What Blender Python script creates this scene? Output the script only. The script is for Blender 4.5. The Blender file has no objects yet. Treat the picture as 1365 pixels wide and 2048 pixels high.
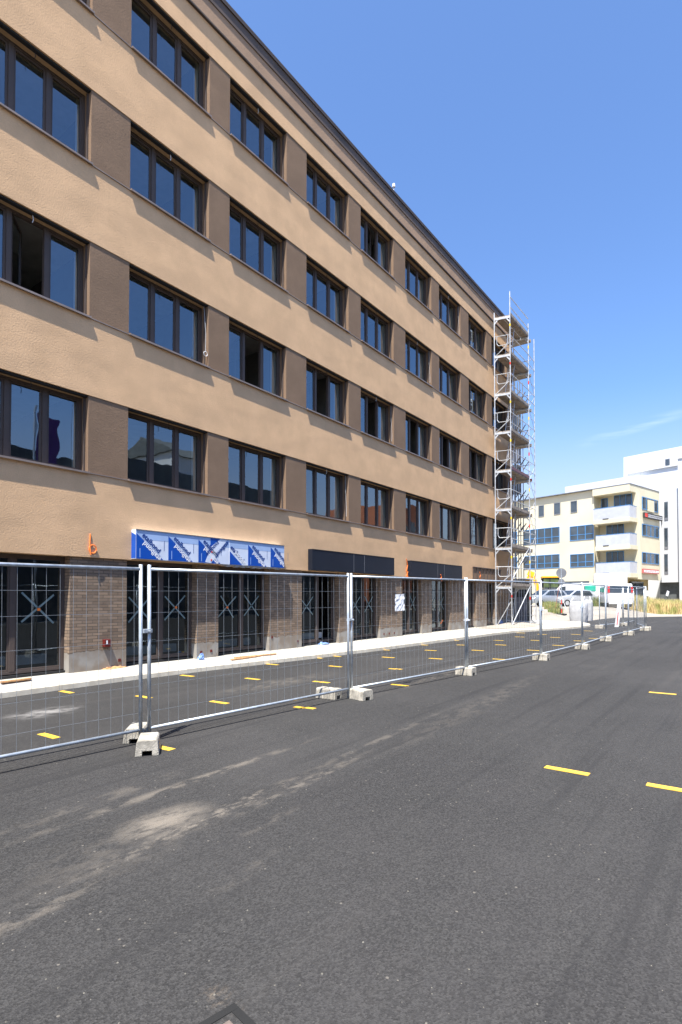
import bpy, math, random
from mathutils import Vector, Matrix
R = math.radians
random.seed(7)
scene = bpy.context.scene

# ------------------------------------------------------------------ camera
PW, PH, F = 1365., 2048., 1110.
YAW, PITCH, CY = R(36.756), R(1.257), 1172.6
EYE = Vector((10.45, 0, 1.67))
cam = bpy.data.cameras.new('camera')
cam.sensor_fit = 'VERTICAL'; cam.sensor_height = 36.0
cam.lens = F / PH * 36.0
cam.shift_y = (CY - PH / 2) / PH
cam.clip_start = 0.05; cam.clip_end = 3000
camo = bpy.data.objects.new('camera', cam); scene.collection.objects.link(camo)
camo.location = EYE
camo.rotation_euler = (R(90) + PITCH, 0, YAW)
scene.camera = camo
FW = Vector((-math.sin(YAW) * math.cos(PITCH), math.cos(YAW) * math.cos(PITCH), math.sin(PITCH)))
RT = Vector((math.cos(YAW), math.sin(YAW), 0)); UP = RT.cross(FW)

# ------------------------------------------------------------------ sky and sun
SUN = Vector((0.16, -0.43, 1.0)).normalized()           # towards the sun
world = bpy.data.worlds.new('World'); scene.world = world; world.use_nodes = True
wn = world.node_tree.nodes; wl = world.node_tree.links
wn.clear()
sky = wn.new('ShaderNodeTexSky'); sky.sky_type = 'NISHITA'; sky.sun_disc = False
sky.sun_elevation = math.asin(SUN.z); sky.sun_rotation = math.atan2(SUN.x, SUN.y)
sky.altitude = 0; sky.air_density = 1.0; sky.dust_density = 1.2; sky.ozone_density = 2.2
bg = wn.new('ShaderNodeBackground'); bg.inputs['Strength'].default_value = 0.085
out = wn.new('ShaderNodeOutputWorld')
# a thin wisp of high cloud over the far street
tc = wn.new('ShaderNodeTexCoord')
mp = wn.new('ShaderNodeMapping'); mp.inputs['Scale'].default_value = (1.2, 1.2, 9)
cn = wn.new('ShaderNodeTexNoise'); cn.inputs['Scale'].default_value = 9; cn.inputs['Detail'].default_value = 6
cr = wn.new('ShaderNodeMapRange'); cr.inputs[1].default_value = .52; cr.inputs[2].default_value = .95
mx = wn.new('ShaderNodeMixRGB'); mx.inputs[2].default_value = (9, 9.6, 10.5, 1)
WISP = [None]
wl.new(tc.outputs['Generated'], mp.inputs[0]); wl.new(mp.outputs[0], cn.inputs['Vector'])
wl.new(cn.outputs[0], cr.inputs[0]); 
sat = wn.new('ShaderNodeMixRGB'); sat.blend_type = 'MULTIPLY'; sat.inputs[0].default_value = 1; sat.inputs[2].default_value = (.94, 1.16, 1.45, 1)
wl.new(sky.outputs[0], sat.inputs[1]); 
sz_ = wn.new('ShaderNodeSeparateXYZ'); wl.new(tc.outputs['Generated'], sz_.inputs[0])
hz = wn.new('ShaderNodeMapRange'); hz.interpolation_type = 'SMOOTHSTEP'
for i_, q_ in enumerate((.34, .03, 0., .85)): hz.inputs[i_ + 1].default_value = q_
wl.new(sz_.outputs[2], hz.inputs[0])
pale = wn.new('ShaderNodeMixRGB'); pale.inputs[2].default_value = (4.1, 4.2, 4.6, 1)
wl.new(hz.outputs[0], pale.inputs[0]); wl.new(sat.outputs[0], pale.inputs[1]); wl.new(pale.outputs[0], mx.inputs[1])
# elongated streak: distance from a great-circle line limited along its length
a0 = (FW + RT * ((1165 - PW / 2) / F) - UP * ((888 - CY) / F)).normalized()
a1 = (FW + RT * ((1375 - PW / 2) / F) - UP * ((822 - CY) / F)).normalized()
nrm = a0.cross(a1).normalized(); mid = (a0 + a1).normalized()
d1 = wn.new('ShaderNodeVectorMath'); d1.operation = 'DOT_PRODUCT'; d1.inputs[1].default_value = nrm
d2 = wn.new('ShaderNodeVectorMath'); d2.operation = 'DOT_PRODUCT'; d2.inputs[1].default_value = mid
wl.new(tc.outputs['Generated'], d1.inputs[0]); wl.new(tc.outputs['Generated'], d2.inputs[0])
ab = wn.new('ShaderNodeMath'); ab.operation = 'ABSOLUTE'; wl.new(d1.outputs['Value'], ab.inputs[0])
m1 = wn.new('ShaderNodeMapRange'); m1.inputs[1].default_value = .011; m1.inputs[2].default_value = 0.0
m1.interpolation_type = 'SMOOTHSTEP'
wl.new(ab.outputs[0], m1.inputs[0])
m2 = wn.new('ShaderNodeMapRange'); m2.inputs[1].default_value = math.cos(R(5.2)); m2.inputs[2].default_value = math.cos(R(1.5))
m2.interpolation_type = 'SMOOTHSTEP'
wl.new(d2.outputs['Value'], m2.inputs[0])
cr.inputs[1].default_value = .36; cr.inputs[2].default_value = .66
mm = wn.new('ShaderNodeMath'); mm.operation = 'MULTIPLY'; wl.new(m1.outputs[0], mm.inputs[0]); wl.new(m2.outputs[0], mm.inputs[1])
mm2 = wn.new('ShaderNodeMath'); mm2.operation = 'MULTIPLY'; wl.new(mm.outputs[0], mm2.inputs[0]); wl.new(cr.outputs[0], mm2.inputs[1])
mm3 = wn.new('ShaderNodeMath'); mm3.operation = 'MULTIPLY'; wl.new(mm2.outputs[0], mm3.inputs[0]); mm3.inputs[1].default_value = .17
wl.new(mm3.outputs[0], mx.inputs[0]); wl.new(mx.outputs[0], bg.inputs[0]); wl.new(bg.outputs[0], out.inputs[0])

sl = bpy.data.lights.new('sun', 'SUN'); sl.energy = 5.0; sl.angle = R(0.53); sl.color = (1, .955, .88)
so = bpy.data.objects.new('sun', sl); scene.collection.objects.link(so)
so.rotation_euler = (-SUN).to_track_quat('-Z', 'Y').to_euler(); so.location = (20, -20, 40)
vs = scene.view_settings
vs.view_transform = 'Standard'; vs.look = 'None'; vs.gamma = 1; vs.use_curve_mapping = False
vs.exposure = 1.25

# ------------------------------------------------------------------ pixel -> place on a real plane
def ray(x, y): return FW + RT * ((x - PW / 2) / F) - UP * ((y - CY) / F)
def onX(x, y, X=0.): d = ray(x, y); return EYE + d * ((X - EYE.x) / d.x)
def onZ(x, y, Z=0.): d = ray(x, y); return EYE + d * ((Z - EYE.z) / d.z)
def onplane(x, y, P, n): d = ray(x, y); return EYE + d * ((P - EYE).dot(n) / d.dot(n))
def atdep(x, dep, z=0.):
    lat = (x - PW / 2) / F * dep
    return Vector((EYE.x + lat * math.cos(YAW) - dep * math.sin(YAW), dep * math.cos(YAW) + lat * math.sin(YAW), z))
def zat(y, dep): return EYE.z - (y - 1197) / F * dep
def sm(t): t = max(0, min(1, t)); return t * t * (3 - 2 * t)
def gz(X, Y):
    z = .007 * max(-3, min(Y, 30))
    if Y > 33: z += .75 * sm((Y - 34) / 14) * (1 - .8 * sm((X - .5) / 3.5))
    return z
def onG(x, y):
    P = onZ(x, y, .1)
    for _ in range(6): P = onZ(x, y, gz(P.x, P.y))
    return P

# ------------------------------------------------------------------ materials
def new_mat(name):
    m = bpy.data.materials.new(name); m.use_nodes = True
    return m, m.node_tree.nodes, m.node_tree.links, m.node_tree.nodes['Principled BSDF']
def coords(n, l, scale=(1, 1, 1)):
    g = n.new('ShaderNodeNewGeometry'); mp = n.new('ShaderNodeMapping'); mp.inputs['Scale'].default_value = scale
    l.new(g.outputs['Position'], mp.inputs[0]); return mp.outputs[0]
def noise(n, l, vec, scale, detail=4, rough=.5):
    t = n.new('ShaderNodeTexNoise'); t.inputs['Scale'].default_value = scale
    t.inputs['Detail'].default_value = detail; t.inputs['Roughness'].default_value = rough
    l.new(vec, t.inputs['Vector']); return t.outputs[0]
def rng(n, l, v, a, b, c=0., d=1.):
    m = n.new('ShaderNodeMapRange'); m.interpolation_type = 'SMOOTHSTEP'
    for i, q in enumerate((a, b, c, d)): m.inputs[i + 1].default_value = q
    l.new(v, m.inputs[0]); return m.outputs[0]
def mixc(n, l, fac, a, b, mode='MIX'):
    m = n.new('ShaderNodeMixRGB'); m.blend_type = mode
    for i, q in ((0, fac), (1, a), (2, b)):
        if isinstance(q, (int, float)): m.inputs[i].default_value = q
        elif isinstance(q, tuple): m.inputs[i].default_value = (*q, 1)
        else: l.new(q, m.inputs[i])
    return m.outputs[0]
def math_(n, l, op, a, b):
    m = n.new('ShaderNodeMath'); m.operation = op
    for i, q in ((0, a), (1, b)):
        if isinstance(q, (int, float)): m.inputs[i].default_value = q
        else: l.new(q, m.inputs[i])
    return m.outputs[0]
def bump(n, l, b, h, strength, dist):
    u = n.new('ShaderNodeBump'); u.inputs['Strength'].default_value = strength; u.inputs['Distance'].default_value = dist
    l.new(h, u.inputs['Height'])
    prev = b.inputs['Normal'].links[0].from_socket if b.inputs['Normal'].is_linked else None
    if prev: l.new(prev, u.inputs['Normal'])
    l.new(u.outputs[0], b.inputs['Normal'])
def plain(name, col, rough=.6, metal=0, var=.12, vscale=2.5, bmp=0, spec=.5):
    m, n, l, b = new_mat(name)
    v = coords(n, l); t = noise(n, l, v, vscale, 5)
    lo = tuple(c * (1 - var) for c in col); hi = tuple(min(1, c * (1 + var)) for c in col)
    l.new(mixc(n, l, rng(n, l, t, .3, .7), lo, hi), b.inputs['Base Color'])
    b.inputs['Roughness'].default_value = rough; b.inputs['Metallic'].default_value = metal
    b.inputs['Specular IOR Level'].default_value = spec
    if bmp: bump(n, l, b, noise(n, l, v, 90, 3), bmp, .01)
    return m
def plaster(name, col, und=.5):
    m, n, l, b = new_mat(name)
    v = coords(n, l)
    mott = noise(n, l, v, 1.3, 6, .6)
    vs_ = coords(n, l, (1, .6, 1.2)); und1 = noise(n, l, vs_, 1.5, 2, .4)
    c = mixc(n, l, rng(n, l, mott, .3, .72), tuple(q * .90 for q in col), tuple(q * 1.06 for q in col))
    fine = noise(n, l, v, 55, 4, .7)
    c = mixc(n, l, rng(n, l, fine, .35, .7, 0, .42), c, tuple(q * .68 for q in col))
    c = mixc(n, l, rng(n, l, noise(n, l, coords(n, l, (1, .8, 1.1)), 2.0, 7, .68), .48, .74, 0, .30), c, tuple(q * .82 for q in col))
    # faint run-off marks
    dr = noise(n, l, coords(n, l, (1, 5, .22)), 1.6, 5, .6)
    c = mixc(n, l, rng(n, l, dr, .58, .8, 0, .18), c, tuple(q * .68 for q in col))
    l.new(c, b.inputs['Base Color']); b.inputs['Roughness'].default_value = .93
    b.inputs['Specular IOR Level'].default_value = .15
    bump(n, l, b, und1, und, .05)
    bump(n, l, b, noise(n, l, v, 34, 6, .7), .75, .008)
    return m
M = {}
M['wall'] = plaster('sand_plaster', (.705, .46, .265), .24)
M['pier'] = plaster('brown_plaster', (.235, .158, .105), .16)
M['parapet'] = plaster('brown_parapet_plaster', (.40, .27, .18), .1)
M['coping'] = plain('dark_coping', (.07, .055, .048), .6, 0, .1, 2.5, 0, .25)
M['reveal'] = plaster('reveal_plaster', (.50, .34, .19), .1)
M['frame'] = plain('window_frame_brown', (.085, .066, .058), .5, 0, .06, 2.5, 0, .25)
M['sill'] = plain('sill_metal', (.27, .21, .175), .4, .3)
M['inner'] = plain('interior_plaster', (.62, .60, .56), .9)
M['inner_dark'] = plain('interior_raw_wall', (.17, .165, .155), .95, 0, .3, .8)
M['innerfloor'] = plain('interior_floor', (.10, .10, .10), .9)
M['black'] = plain('black_gap', (.012, .012, .013), .8)
M['darkmetal'] = plain('navy_black_sheet', (.010, .014, .024), .5, 0, .08, 1.5, 0, .25)
M['galv'] = plain('galvanised_steel', (.47, .52, .57), .42, .55, .14, 14)
M['galvdull'] = plain('galvanised_wire', (.30, .33, .36), .5, .4, .1, 14)
M['alu'] = plain('scaffold_aluminium', (.52, .53, .54), .45, .35, .18, 6)
M['deck'] = plain('scaffold_deck', (.30, .25, .20), .7, .2, .25, 5)
M['foot'] = plain('foot_concrete', (.37, .34, .285), .95, 0, .28, 9, .8)
M['red'] = plain('red_paint', (.62, .035, .02), .5)
M['yellowtag'] = plain('yellow_tag', (.85, .62, .03), .5)
M['orange'] = plain('orange_plastic', (.95, .22, .035), .5)
M['redbox'] = plain('dark_red_plastic', (.12, .012, .010), .4)
M['turq'] = plain('pale_turquoise_tape', (.17, .235, .235), .6)
M['white'] = plain('white_sheet', (.80, .81, .83), .6, 0, .05)
M['film'] = plain('protective_film', (.66, .72, .84), .3, 0, .05, 3)
M['filmtop'] = plain('protective_film_pale_blue', (.36, .49, .74), .3, 0, .05, 3)
M['blue'] = plain('printed_blue', (.006, .075, .40), .35, 0, .05)
M['navy'] = plain('printed_navy', (.012, .045, .22), .4, 0, .05)
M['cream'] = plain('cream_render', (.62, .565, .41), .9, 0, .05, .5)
M['creamdark'] = plain('cream_render_deep', (.46, .38, .21), .9, 0, .06, .5)  # darker, yellower cream for the set-back ground-floor wall
M['wrender'] = plain('white_render', (.60, .61, .62), .9, 0, .03, .3)
M['wrender_grey'] = plain('light_grey_render', (.56, .565, .57), .9, 0, .04, .3)
M['plinth'] = plain('dark_plinth', (.10, .11, .11), .9, 0, .2)
M['balc'] = plain('balcony_panel', (.44, .455, .49), .5, 0, .05)
M['bluefr'] = plain('blue_window_frame', (.07, .22, .45), .5)
M['carw'] = plain('white_car_paint', (.66, .66, .665), .25, 0, .02)
M['cars'] = plain('silver_car_paint', (.42, .45, .48), .28, .5, .03)
M['carg'] = plain('grey_car_paint', (.52, .54, .56), .28, .4, .03)
M['tyre'] = plain('tyre_rubber', (.02, .02, .02), .9, 0, .1, 2.5, 0, .15)
M['excav'] = plain('machine_yellow', (.92, .42, .012), .45, 0, .08)
M['teal'] = plain('green_container', (.02, .36, .24), .5)
M['bag'] = plain('woven_bag', (.43, .43, .44), .9, 0, .08, 6, .4)
M['signback'] = plain('sign_back_grey', (.22, .23, .25), .5, .4)
M['taillight'] = plain('tail_light_red', (.60, .02, .02), .3)
M['headlight'] = plain('headlight_lens', (.70, .74, .78), .1)
M['orangewall'] = plain('terracotta_facade', (.40, .13, .06), .9)
M['purple'] = plain('violet_banner', (.10, .025, .20), .6)
M['rooftile'] = plain('tile_roof', (.30, .11, .06), .9)
M['hoard'] = plain('dark_hoarding_sheet', (.045, .047, .05), .8, 0, .3, 2)
M['hoardgrey'] = plain('grey_hoarding_sheet', (.20, .20, .23), .8)
M['concrete'] = plain('raw_concrete', (.42, .40, .36), .95, 0, .2, 3, .4)

# glass: clear pane with strong grazing reflection
def glass(name, ior, tint, lift=0.):
    m, n, l, b = new_mat(name); n.remove(b)
    o = n['Material Output']
    lw = n.new('ShaderNodeLayerWeight'); lw.inputs['Blend'].default_value = .5
    pw = math_(n, l, 'POWER', lw.outputs['Facing'], 3.6)
    fr_ = math_(n, l, 'ADD', math_(n, l, 'MULTIPLY', pw, .85), ior)
    tr = n.new('ShaderNodeBsdfTransparent'); tr.inputs[0].default_value = (*tint, 1)
    gl = n.new('ShaderNodeBsdfGlossy'); gl.inputs['Roughness'].default_value = .012; gl.inputs[0].default_value = (.80, .92, 1, 1)
    t = noise(n, l, coords(n, l), 1.4, 2)
    bp = n.new('ShaderNodeBump'); bp.inputs['Strength'].default_value = .09; bp.inputs['Distance'].default_value = .02
    l.new(t, bp.inputs['Height']); l.new(bp.outputs[0], gl.inputs['Normal'])
    mx = n.new('ShaderNodeMixShader')
    l.new(fr_, mx.inputs[0]); l.new(tr.outputs[0], mx.inputs[1]); l.new(gl.outputs[0], mx.inputs[2])
    l.new(mx.outputs[0], o.inputs[0]); return m
M['glass'] = glass('window_glass', .20, (.72, .80, .82))
M['shopglass'] = glass('shop_glass', .10, (.45, .50, .51))
M['farglass'] = plain('far_window_glass', (.05, .065, .08), .08, 0, .3, .8, 0, .8)
M['carglass'] = plain('car_glass', (.02, .028, .035), .06, 0, .1, 1, 0, .8)

# bricks on the ground-floor piers, raw render showing at their foot
m, n, l, b = new_mat('long_brick'); M['brick'] = m
g = n.new('ShaderNodeNewGeometry'); sp = n.new('ShaderNodeSeparateXYZ'); l.new(g.outputs['Position'], sp.inputs[0])
cb = n.new('ShaderNodeCombineXYZ'); xy = math_(n, l, 'ADD', sp.outputs['X'], sp.outputs['Y'])
l.new(xy, cb.inputs[0]); l.new(sp.outputs['Z'], cb.inputs[1])
bt = n.new('ShaderNodeTexBrick'); l.new(cb.outputs[0], bt.inputs['Vector'])
bt.inputs['Scale'].default_value = 1; bt.inputs['Brick Width'].default_value = .215; bt.inputs['Row Height'].default_value = .062
bt.inputs['Mortar Size'].default_value = .0065; bt.inputs['Mortar Smooth'].default_value = .2; bt.inputs['Bias'].default_value = -.1
bt.inputs['Color1'].default_value = (.28, .195, .13, 1); bt.inputs['Color2'].default_value = (.145, .10, .068, 1)
bt.inputs['Mortar'].default_value = (.085, .066, .05, 1)
v = coords(n, l)
c = mixc(n, l, rng(n, l, noise(n, l, v, 6, 4), .3, .75, 0, .5), bt.outputs['Color'], (.21, .16, .12))
edge = math_(n, l, 'ADD', sp.outputs['Z'], math_(n, l, 'MULTIPLY', noise(n, l, v, 5, 2, .5), .16))
fac = rng(n, l, edge, .715, .70)
gc = mixc(n, l, rng(n, l, noise(n, l, v, 3, 5), .35, .65), (.29, .27, .24), (.22, .18, .14))
l.new(mixc(n, l, fac, c, gc), b.inputs['Base Color']); b.inputs['Roughness'].default_value = .9
hb = math_(n, l, 'MULTIPLY', math_(n, l, 'SUBTRACT', 1, bt.outputs['Fac']), math_(n, l, 'SUBTRACT', 1, fac))
bump(n, l, b, hb, .8, .01)

# asphalt: fine stone, dust film, tyre streaks along the street, blown sand patches
m, n, l, b = new_mat('new_asphalt'); M['asphalt'] = m
v = coords(n, l)
vr = n.new('ShaderNodeTexVoronoi'); vr.inputs['Scale'].default_value = 105; l.new(v, vr.inputs['Vector'])
fine = noise(n, l, v, 130, 3, .7)
mid_ = noise(n, l, v, 22, 4, .65)
c = mixc(n, l, rng(n, l, vr.outputs['Color'], .1, .95), (.0135, .013, .0128), (.060, .058, .056))
c = mixc(n, l, rng(n, l, fine, .3, .7, 0, .62), c, (.033, .032, .0315))
c = mixc(n, l, rng(n, l, mid_, .42, .75, 0, .30), c, (.023, .023, .025))
# pale chippings
ch = n.new('ShaderNodeTexVoronoi'); ch.inputs['Scale'].default_value = 26; l.new(v, ch.inputs['Vector'])
wn_ = n.new('ShaderNodeTexWhiteNoise'); l.new(ch.outputs['Position'], wn_.inputs['Vector'])
chip = math_(n, l, 'MULTIPLY', rng(n, l, ch.outputs['Distance'], .23, .17), rng(n, l, wn_.outputs['Value'], .975, .980))
c = mixc(n, l, math_(n, l, 'MULTIPLY', chip, .6), c, (.20, .18, .15))
# large tone + streaks
big = noise(n, l, v, .35, 4, .6)
c = mixc(n, l, rng(n, l, big, .35, .75, 0, .35), c, (.066, .063, .061))
stv = coords(n, l, (2.6, .12, 1)); st = noise(n, l, stv, 1.0, 5, .6)
sand = (.17, .148, .122)
c = mixc(n, l, rng(n, l, st, .53, .78, 0, .32), c, (.080, .074, .068))
c = mixc(n, l, rng(n, l, noise(n, l, coords(n, l, (3.2, .10, 1)), 1.3, 4, .6), .50, .30, 0, .6), c, (.022, .0215, .022))
def blob(px, py, rx, ry, rot, amp, lo=.42, hi=.62, scale=5, col=sand):
    global c
    P = onG(px, py)
    mp = n.new('ShaderNodeMapping'); mp.vector_type = 'POINT'
    mp.inputs['Location'].default_value = (-P.x, -P.y, 0)
    m2_ = n.new('ShaderNodeMapping'); m2_.inputs['Rotation'].default_value = (0, 0, -rot); m2_.inputs['Scale'].default_value = (1, 1, 1)
    m3_ = n.new('ShaderNodeMapping'); m3_.inputs['Scale'].default_value = (1 / rx, 1 / ry, 0)
    gg = n.new('ShaderNodeNewGeometry'); l.new(gg.outputs['Position'], mp.inputs[0]); l.new(mp.outputs[0], m2_.inputs[0]); l.new(m2_.outputs[0], m3_.inputs[0])
    ln = n.new('ShaderNodeVectorMath'); ln.operation = 'LENGTH'; l.new(m3_.outputs[0], ln.inputs[0])
    fall = rng(n, l, ln.outputs['Value'], 1.0, .15)
    tx = rng(n, l, noise(n, l, coords(n, l, (1.6, .7, 1)), scale, 6, .7), lo, hi)
    f_ = math_(n, l, 'MULTIPLY', math_(n, l, 'MULTIPLY', fall, tx), amp)
    c = mixc(n, l, f_, c, col)
dirs = R(4)
blob(335, 1640, .30, .50, dirs, .95, .30, .6)
blob(390, 1560, .10, 2.2, dirs + R(-3), .6)
blob(200, 1600, .15, 1.3, dirs, .3)
blob(545, 1640, .07, .5, dirs, .25, .42, .65, 9)
blob(500, 1740, .10, .5, dirs, .18, .42, .65, 9)
blob(430, 1630, .12, 1.6, dirs, .7, .46, .62, 12)
blob(250, 1690, .5, .9, dirs, .22)
blob(60, 1830, .12, .6, dirs, .5)
blob(620, 1560, .10, 1.4, dirs, .5, .42, .6, 9)
blob(760, 1480, .08, 2.5, dirs, .35)
blob(90, 1425, .45, .7, 0, .75, .38, .62, 6, (.27, .26, .25))
blob(560, 1365, .5, 2.2, 0, .4)
blob(440, 1995, .16, .08, 0, .5, .45, .68, 26, (.20, .155, .11))
blob(980, 1400, .3, 5, dirs, .18)
blob(900, 1345, .2, 4, dirs, .35)
l.new(c, b.inputs['Base Color']); b.inputs['Roughness'].default_value = .88; b.inputs['Specular IOR Level'].default_value = .26
bump(n, l, b, vr.outputs['Distance'], .7, .005); bump(n, l, b, fine, .5, .006)

m, n, l, b = new_mat('dusty_ground'); M['dirt'] = m
v = coords(n, l)
c = mixc(n, l, rng(n, l, noise(n, l, v, .6, 6, .65), .3, .7), (.24, .21, .17), (.33, .30, .25))
c = mixc(n, l, rng(n, l, noise(n, l, v, 9, 5), .45, .75, 0, .4), c, (.34, .29, .22))
l.new(c, b.inputs['Base Color']); b.inputs['Roughness'].default_value = .95
bump(n, l, b, noise(n, l, v, 18, 4), .5, .02)
m, n, l, b = new_mat('pavement_concrete'); M['pave'] = m
v = coords(n, l)
c = mixc(n, l, rng(n, l, noise(n, l, v, 1.2, 6, .6), .3, .7), (.31, .29, .25), (.42, .40, .355))
c = mixc(n, l, rng(n, l, noise(n, l, v, 3.5, 5, .6), .60, .78, 0, .45), c, (.52, .33, .20))
l.new(c, b.inputs['Base Color']); b.inputs['Roughness'].default_value = .92
bump(n, l, b, noise(n, l, v, 30, 4), .4, .01)
m, n, l, b = new_mat('kerb_concrete'); M['kerb'] = m
v = coords(n, l)
c = mixc(n, l, rng(n, l, noise(n, l, v, 5, 5, .6), .3, .7), (.40, .36, .29), (.50, .465, .39))
jn = n.new('ShaderNodeTexWave'); jn.wave_type = 'BANDS'; jn.bands_direction = 'Y'; jn.inputs['Scale'].default_value = math.pi * 2 / 20 / 1.0 * 1.0
l.new(v, jn.inputs['Vector'])
c = mixc(n, l, rng(n, l, jn.outputs['Fac'], .004, .0, 0, .25), c, (.15, .13, .11))
l.new(c, b.inputs['Base Color']); b.inputs['Roughness'].default_value = .9
bump(n, l, b, noise(n, l, v, 60, 4), .4, .006)
m, n, l, b = new_mat('yellow_marking_tape'); M['tape'] = m
v = coords(n, l)
c = mixc(n, l, rng(n, l, noise(n, l, v, 25, 5), .35, .7), (.74, .47, .05), (.62, .36, .035))
c = mixc(n, l, rng(n, l, noise(n, l, v, 60, 4, .7), .54, .70, 0, .7), c, (.20, .15, .08))
l.new(c, b.inputs['Base Color']); b.inputs['Roughness'].default_value = .55
m, n, l, b = new_mat('dry_grass'); M['drygrass'] = m
oi = n.new('ShaderNodeNewGeometry')
c = mixc(n, l, rng(n, l, noise(n, l, coords(n, l), 1.6, 3), .38, .66), (.66, .50, .24), (.30, .33, .09))
l.new(c, b.inputs['Base Color']); b.inputs['Roughness'].default_value = .8
m, n, l, b = new_mat('green_grass'); M['greengrass'] = m
c = mixc(n, l, rng(n, l, noise(n, l, coords(n, l), 3, 3), .35, .7), (.16, .21, .05), (.34, .31, .11))
l.new(c, b.inputs['Base Color']); b.inputs['Roughness'].default_value = .8
m, n, l, b = new_mat('leaf_green'); M['leaf'] = m
c = mixc(n, l, rng(n, l, noise(n, l, coords(n, l), 2, 3), .35, .7), (.045, .075, .02), (.10, .13, .04))
l.new(c, b.inputs['Base Color']); b.inputs['Roughness'].default_value = .7

# ------------------------------------------------------------------ mesh helpers
ORG = {}
class MB:
    def __init__(s): s.v = []; s.f = []; s.mi = []; s.cur = 0
    def add(s, vs, fs):
        k = len(s.v); s.v += [Vector(q) for q in vs]
        for f in fs: s.f.append([k + i for i in f]); s.mi.append(s.cur)
        return s
    def box(s, x0, y0, z0, x1, y1, z1, Mx=None):
        vs = [Vector(q) for q in ((x0, y0, z0), (x1, y0, z0), (x1, y1, z0), (x0, y1, z0), (x0, y0, z1), (x1, y0, z1), (x1, y1, z1), (x0, y1, z1))]
        if Mx is not None: vs = [Mx @ q for q in vs]
        return s.add(vs, [(0, 3, 2, 1), (4, 5, 6, 7), (0, 1, 5, 4), (1, 2, 6, 5), (2, 3, 7, 6), (3, 0, 4, 7)])
    def quad(s, *p): return s.add(p, [tuple(range(len(p)))])
    def tube(s, a, b, r, n=8, r2=None, cap=True):
        a = Vector(a); b = Vector(b); d = (b - a).normalized()
        u = d.orthogonal().normalized(); w = d.cross(u); r2 = r if r2 is None else r2
        vs = []
        for P, rr in ((a, r), (b, r2)):
            for i in range(n):
                t = 2 * math.pi * i / n; vs.append(P + (u * math.cos(t) + w * math.sin(t)) * rr)
        fs = [(i, (i + 1) % n, n + (i + 1) % n, n + i) for i in range(n)]
        if cap: fs += [tuple(range(n - 1, -1, -1)), tuple(range(n, 2 * n))]
        return s.add(vs, fs)
    def path(s, pts, r, n=6):
        for a, b in zip(pts[:-1], pts[1:]): s.tube(a, b, r, n)
        return s
    def bar(s, a, b, w, h):
        """rectangular bar from a to b, w across (horizontal), h vertical-ish"""
        a = Vector(a); b = Vector(b); d = (b - a).normalized()
        u = d.cross(Vector((0, 0, 1)))
        u = u.normalized() if u.length > 1e-4 else Vector((1, 0, 0))
        q = u.cross(d); vs = []
        for P in (a, b):
            for i, j in ((-1, -1), (1, -1), (1, 1), (-1, 1)): vs.append(P + u * (i * w / 2) + q * (j * h / 2))
        return s.add(vs, [(0, 1, 5, 4), (1, 2, 6, 5), (2, 3, 7, 6), (3, 0, 4, 7), (3, 2, 1, 0), (4, 5, 6, 7)])
    def prism(s, poly, z0, z1):
        k = len(poly); vs = [(p[0], p[1], z0) for p in poly] + [(p[0], p[1], z1) for p in poly]
        return s.add(vs, [tuple(range(k - 1, -1, -1)), tuple(range(k, 2 * k))] + [(i, (i + 1) % k, k + (i + 1) % k, k + i) for i in range(k)])
    def extr(s, poly, Mx, d):
        """2-D polygon (a,b) placed by Mx, extruded along local z by d"""
        k = len(poly); vs = [Mx @ Vector((p[0], p[1], 0)) for p in poly] + [Mx @ Vector((p[0], p[1], d)) for p in poly]
        return s.add(vs, [tuple(range(k - 1, -1, -1)), tuple(range(k, 2 * k))] + [(i, (i + 1) % k, k + (i + 1) % k, k + i) for i in range(k)])
    def build(s, name, mat, parent=None, org=None, bevel=0, smooth=False):
        me = bpy.data.meshes.new(name)
        off = Vector((0, 0, 0))
        if parent is not None: off = ORG.get(parent, Vector((0, 0, 0)))
        elif org is not None: off = Vector(org)
        me.from_pydata([q - off for q in s.v], [], s.f)
        for mm_ in (mat if isinstance(mat, (list, tuple)) else [mat]): me.materials.append(mm_)
        me.polygons.foreach_set('material_index', s.mi)
        if smooth: me.polygons.foreach_set('use_smooth', [True] * len(me.polygons))
        me.update()
        import bmesh
        bm = bmesh.new(); bm.from_mesh(me); bmesh.ops.recalc_face_normals(bm, faces=bm.faces)
        if bevel:
            bmesh.ops.remove_doubles(bm, verts=bm.verts, dist=1e-5)
            bmesh.ops.bevel(bm, geom=list(bm.edges), offset=bevel, segments=2, affect='EDGES', profile=.6, clamp_overlap=True)
        bm.to_mesh(me); bm.free()
        o = bpy.data.objects.new(name, me); scene.collection.objects.link(o)
        if parent is not None: o.parent = parent; ORG[o] = off
        else:
            o.location = off; ORG[o] = off
        return o
def tag(o, label=None, cat=None, group=None, kind=None):
    if label: o['label'] = label
    if cat: o['category'] = cat
    if group: o['group'] = group
    if kind: o['kind'] = kind
    return o
def thing(name, loc, label, cat, group=None, local=False):
    o = bpy.data.objects.new(name, None); scene.collection.objects.link(o); o.empty_display_size = .2
    o.location = loc; ORG[o] = Vector((0, 0, 0)) if local else Vector(loc)
    return tag(o, label, cat, group)
def clone(root, loc, rz, label, group=None, rx=0):
    c = root.copy(); scene.collection.objects.link(c); c.location = loc; c.rotation_euler = (rx, 0, rz); c['label'] = label
    if group: c['group'] = group
    for ch in root.children:
        d = ch.copy(); scene.collection.objects.link(d); d.parent = c
        for g_ in ch.children:
            e = g_.copy(); scene.collection.objects.link(e); e.parent = d
    return c

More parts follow.
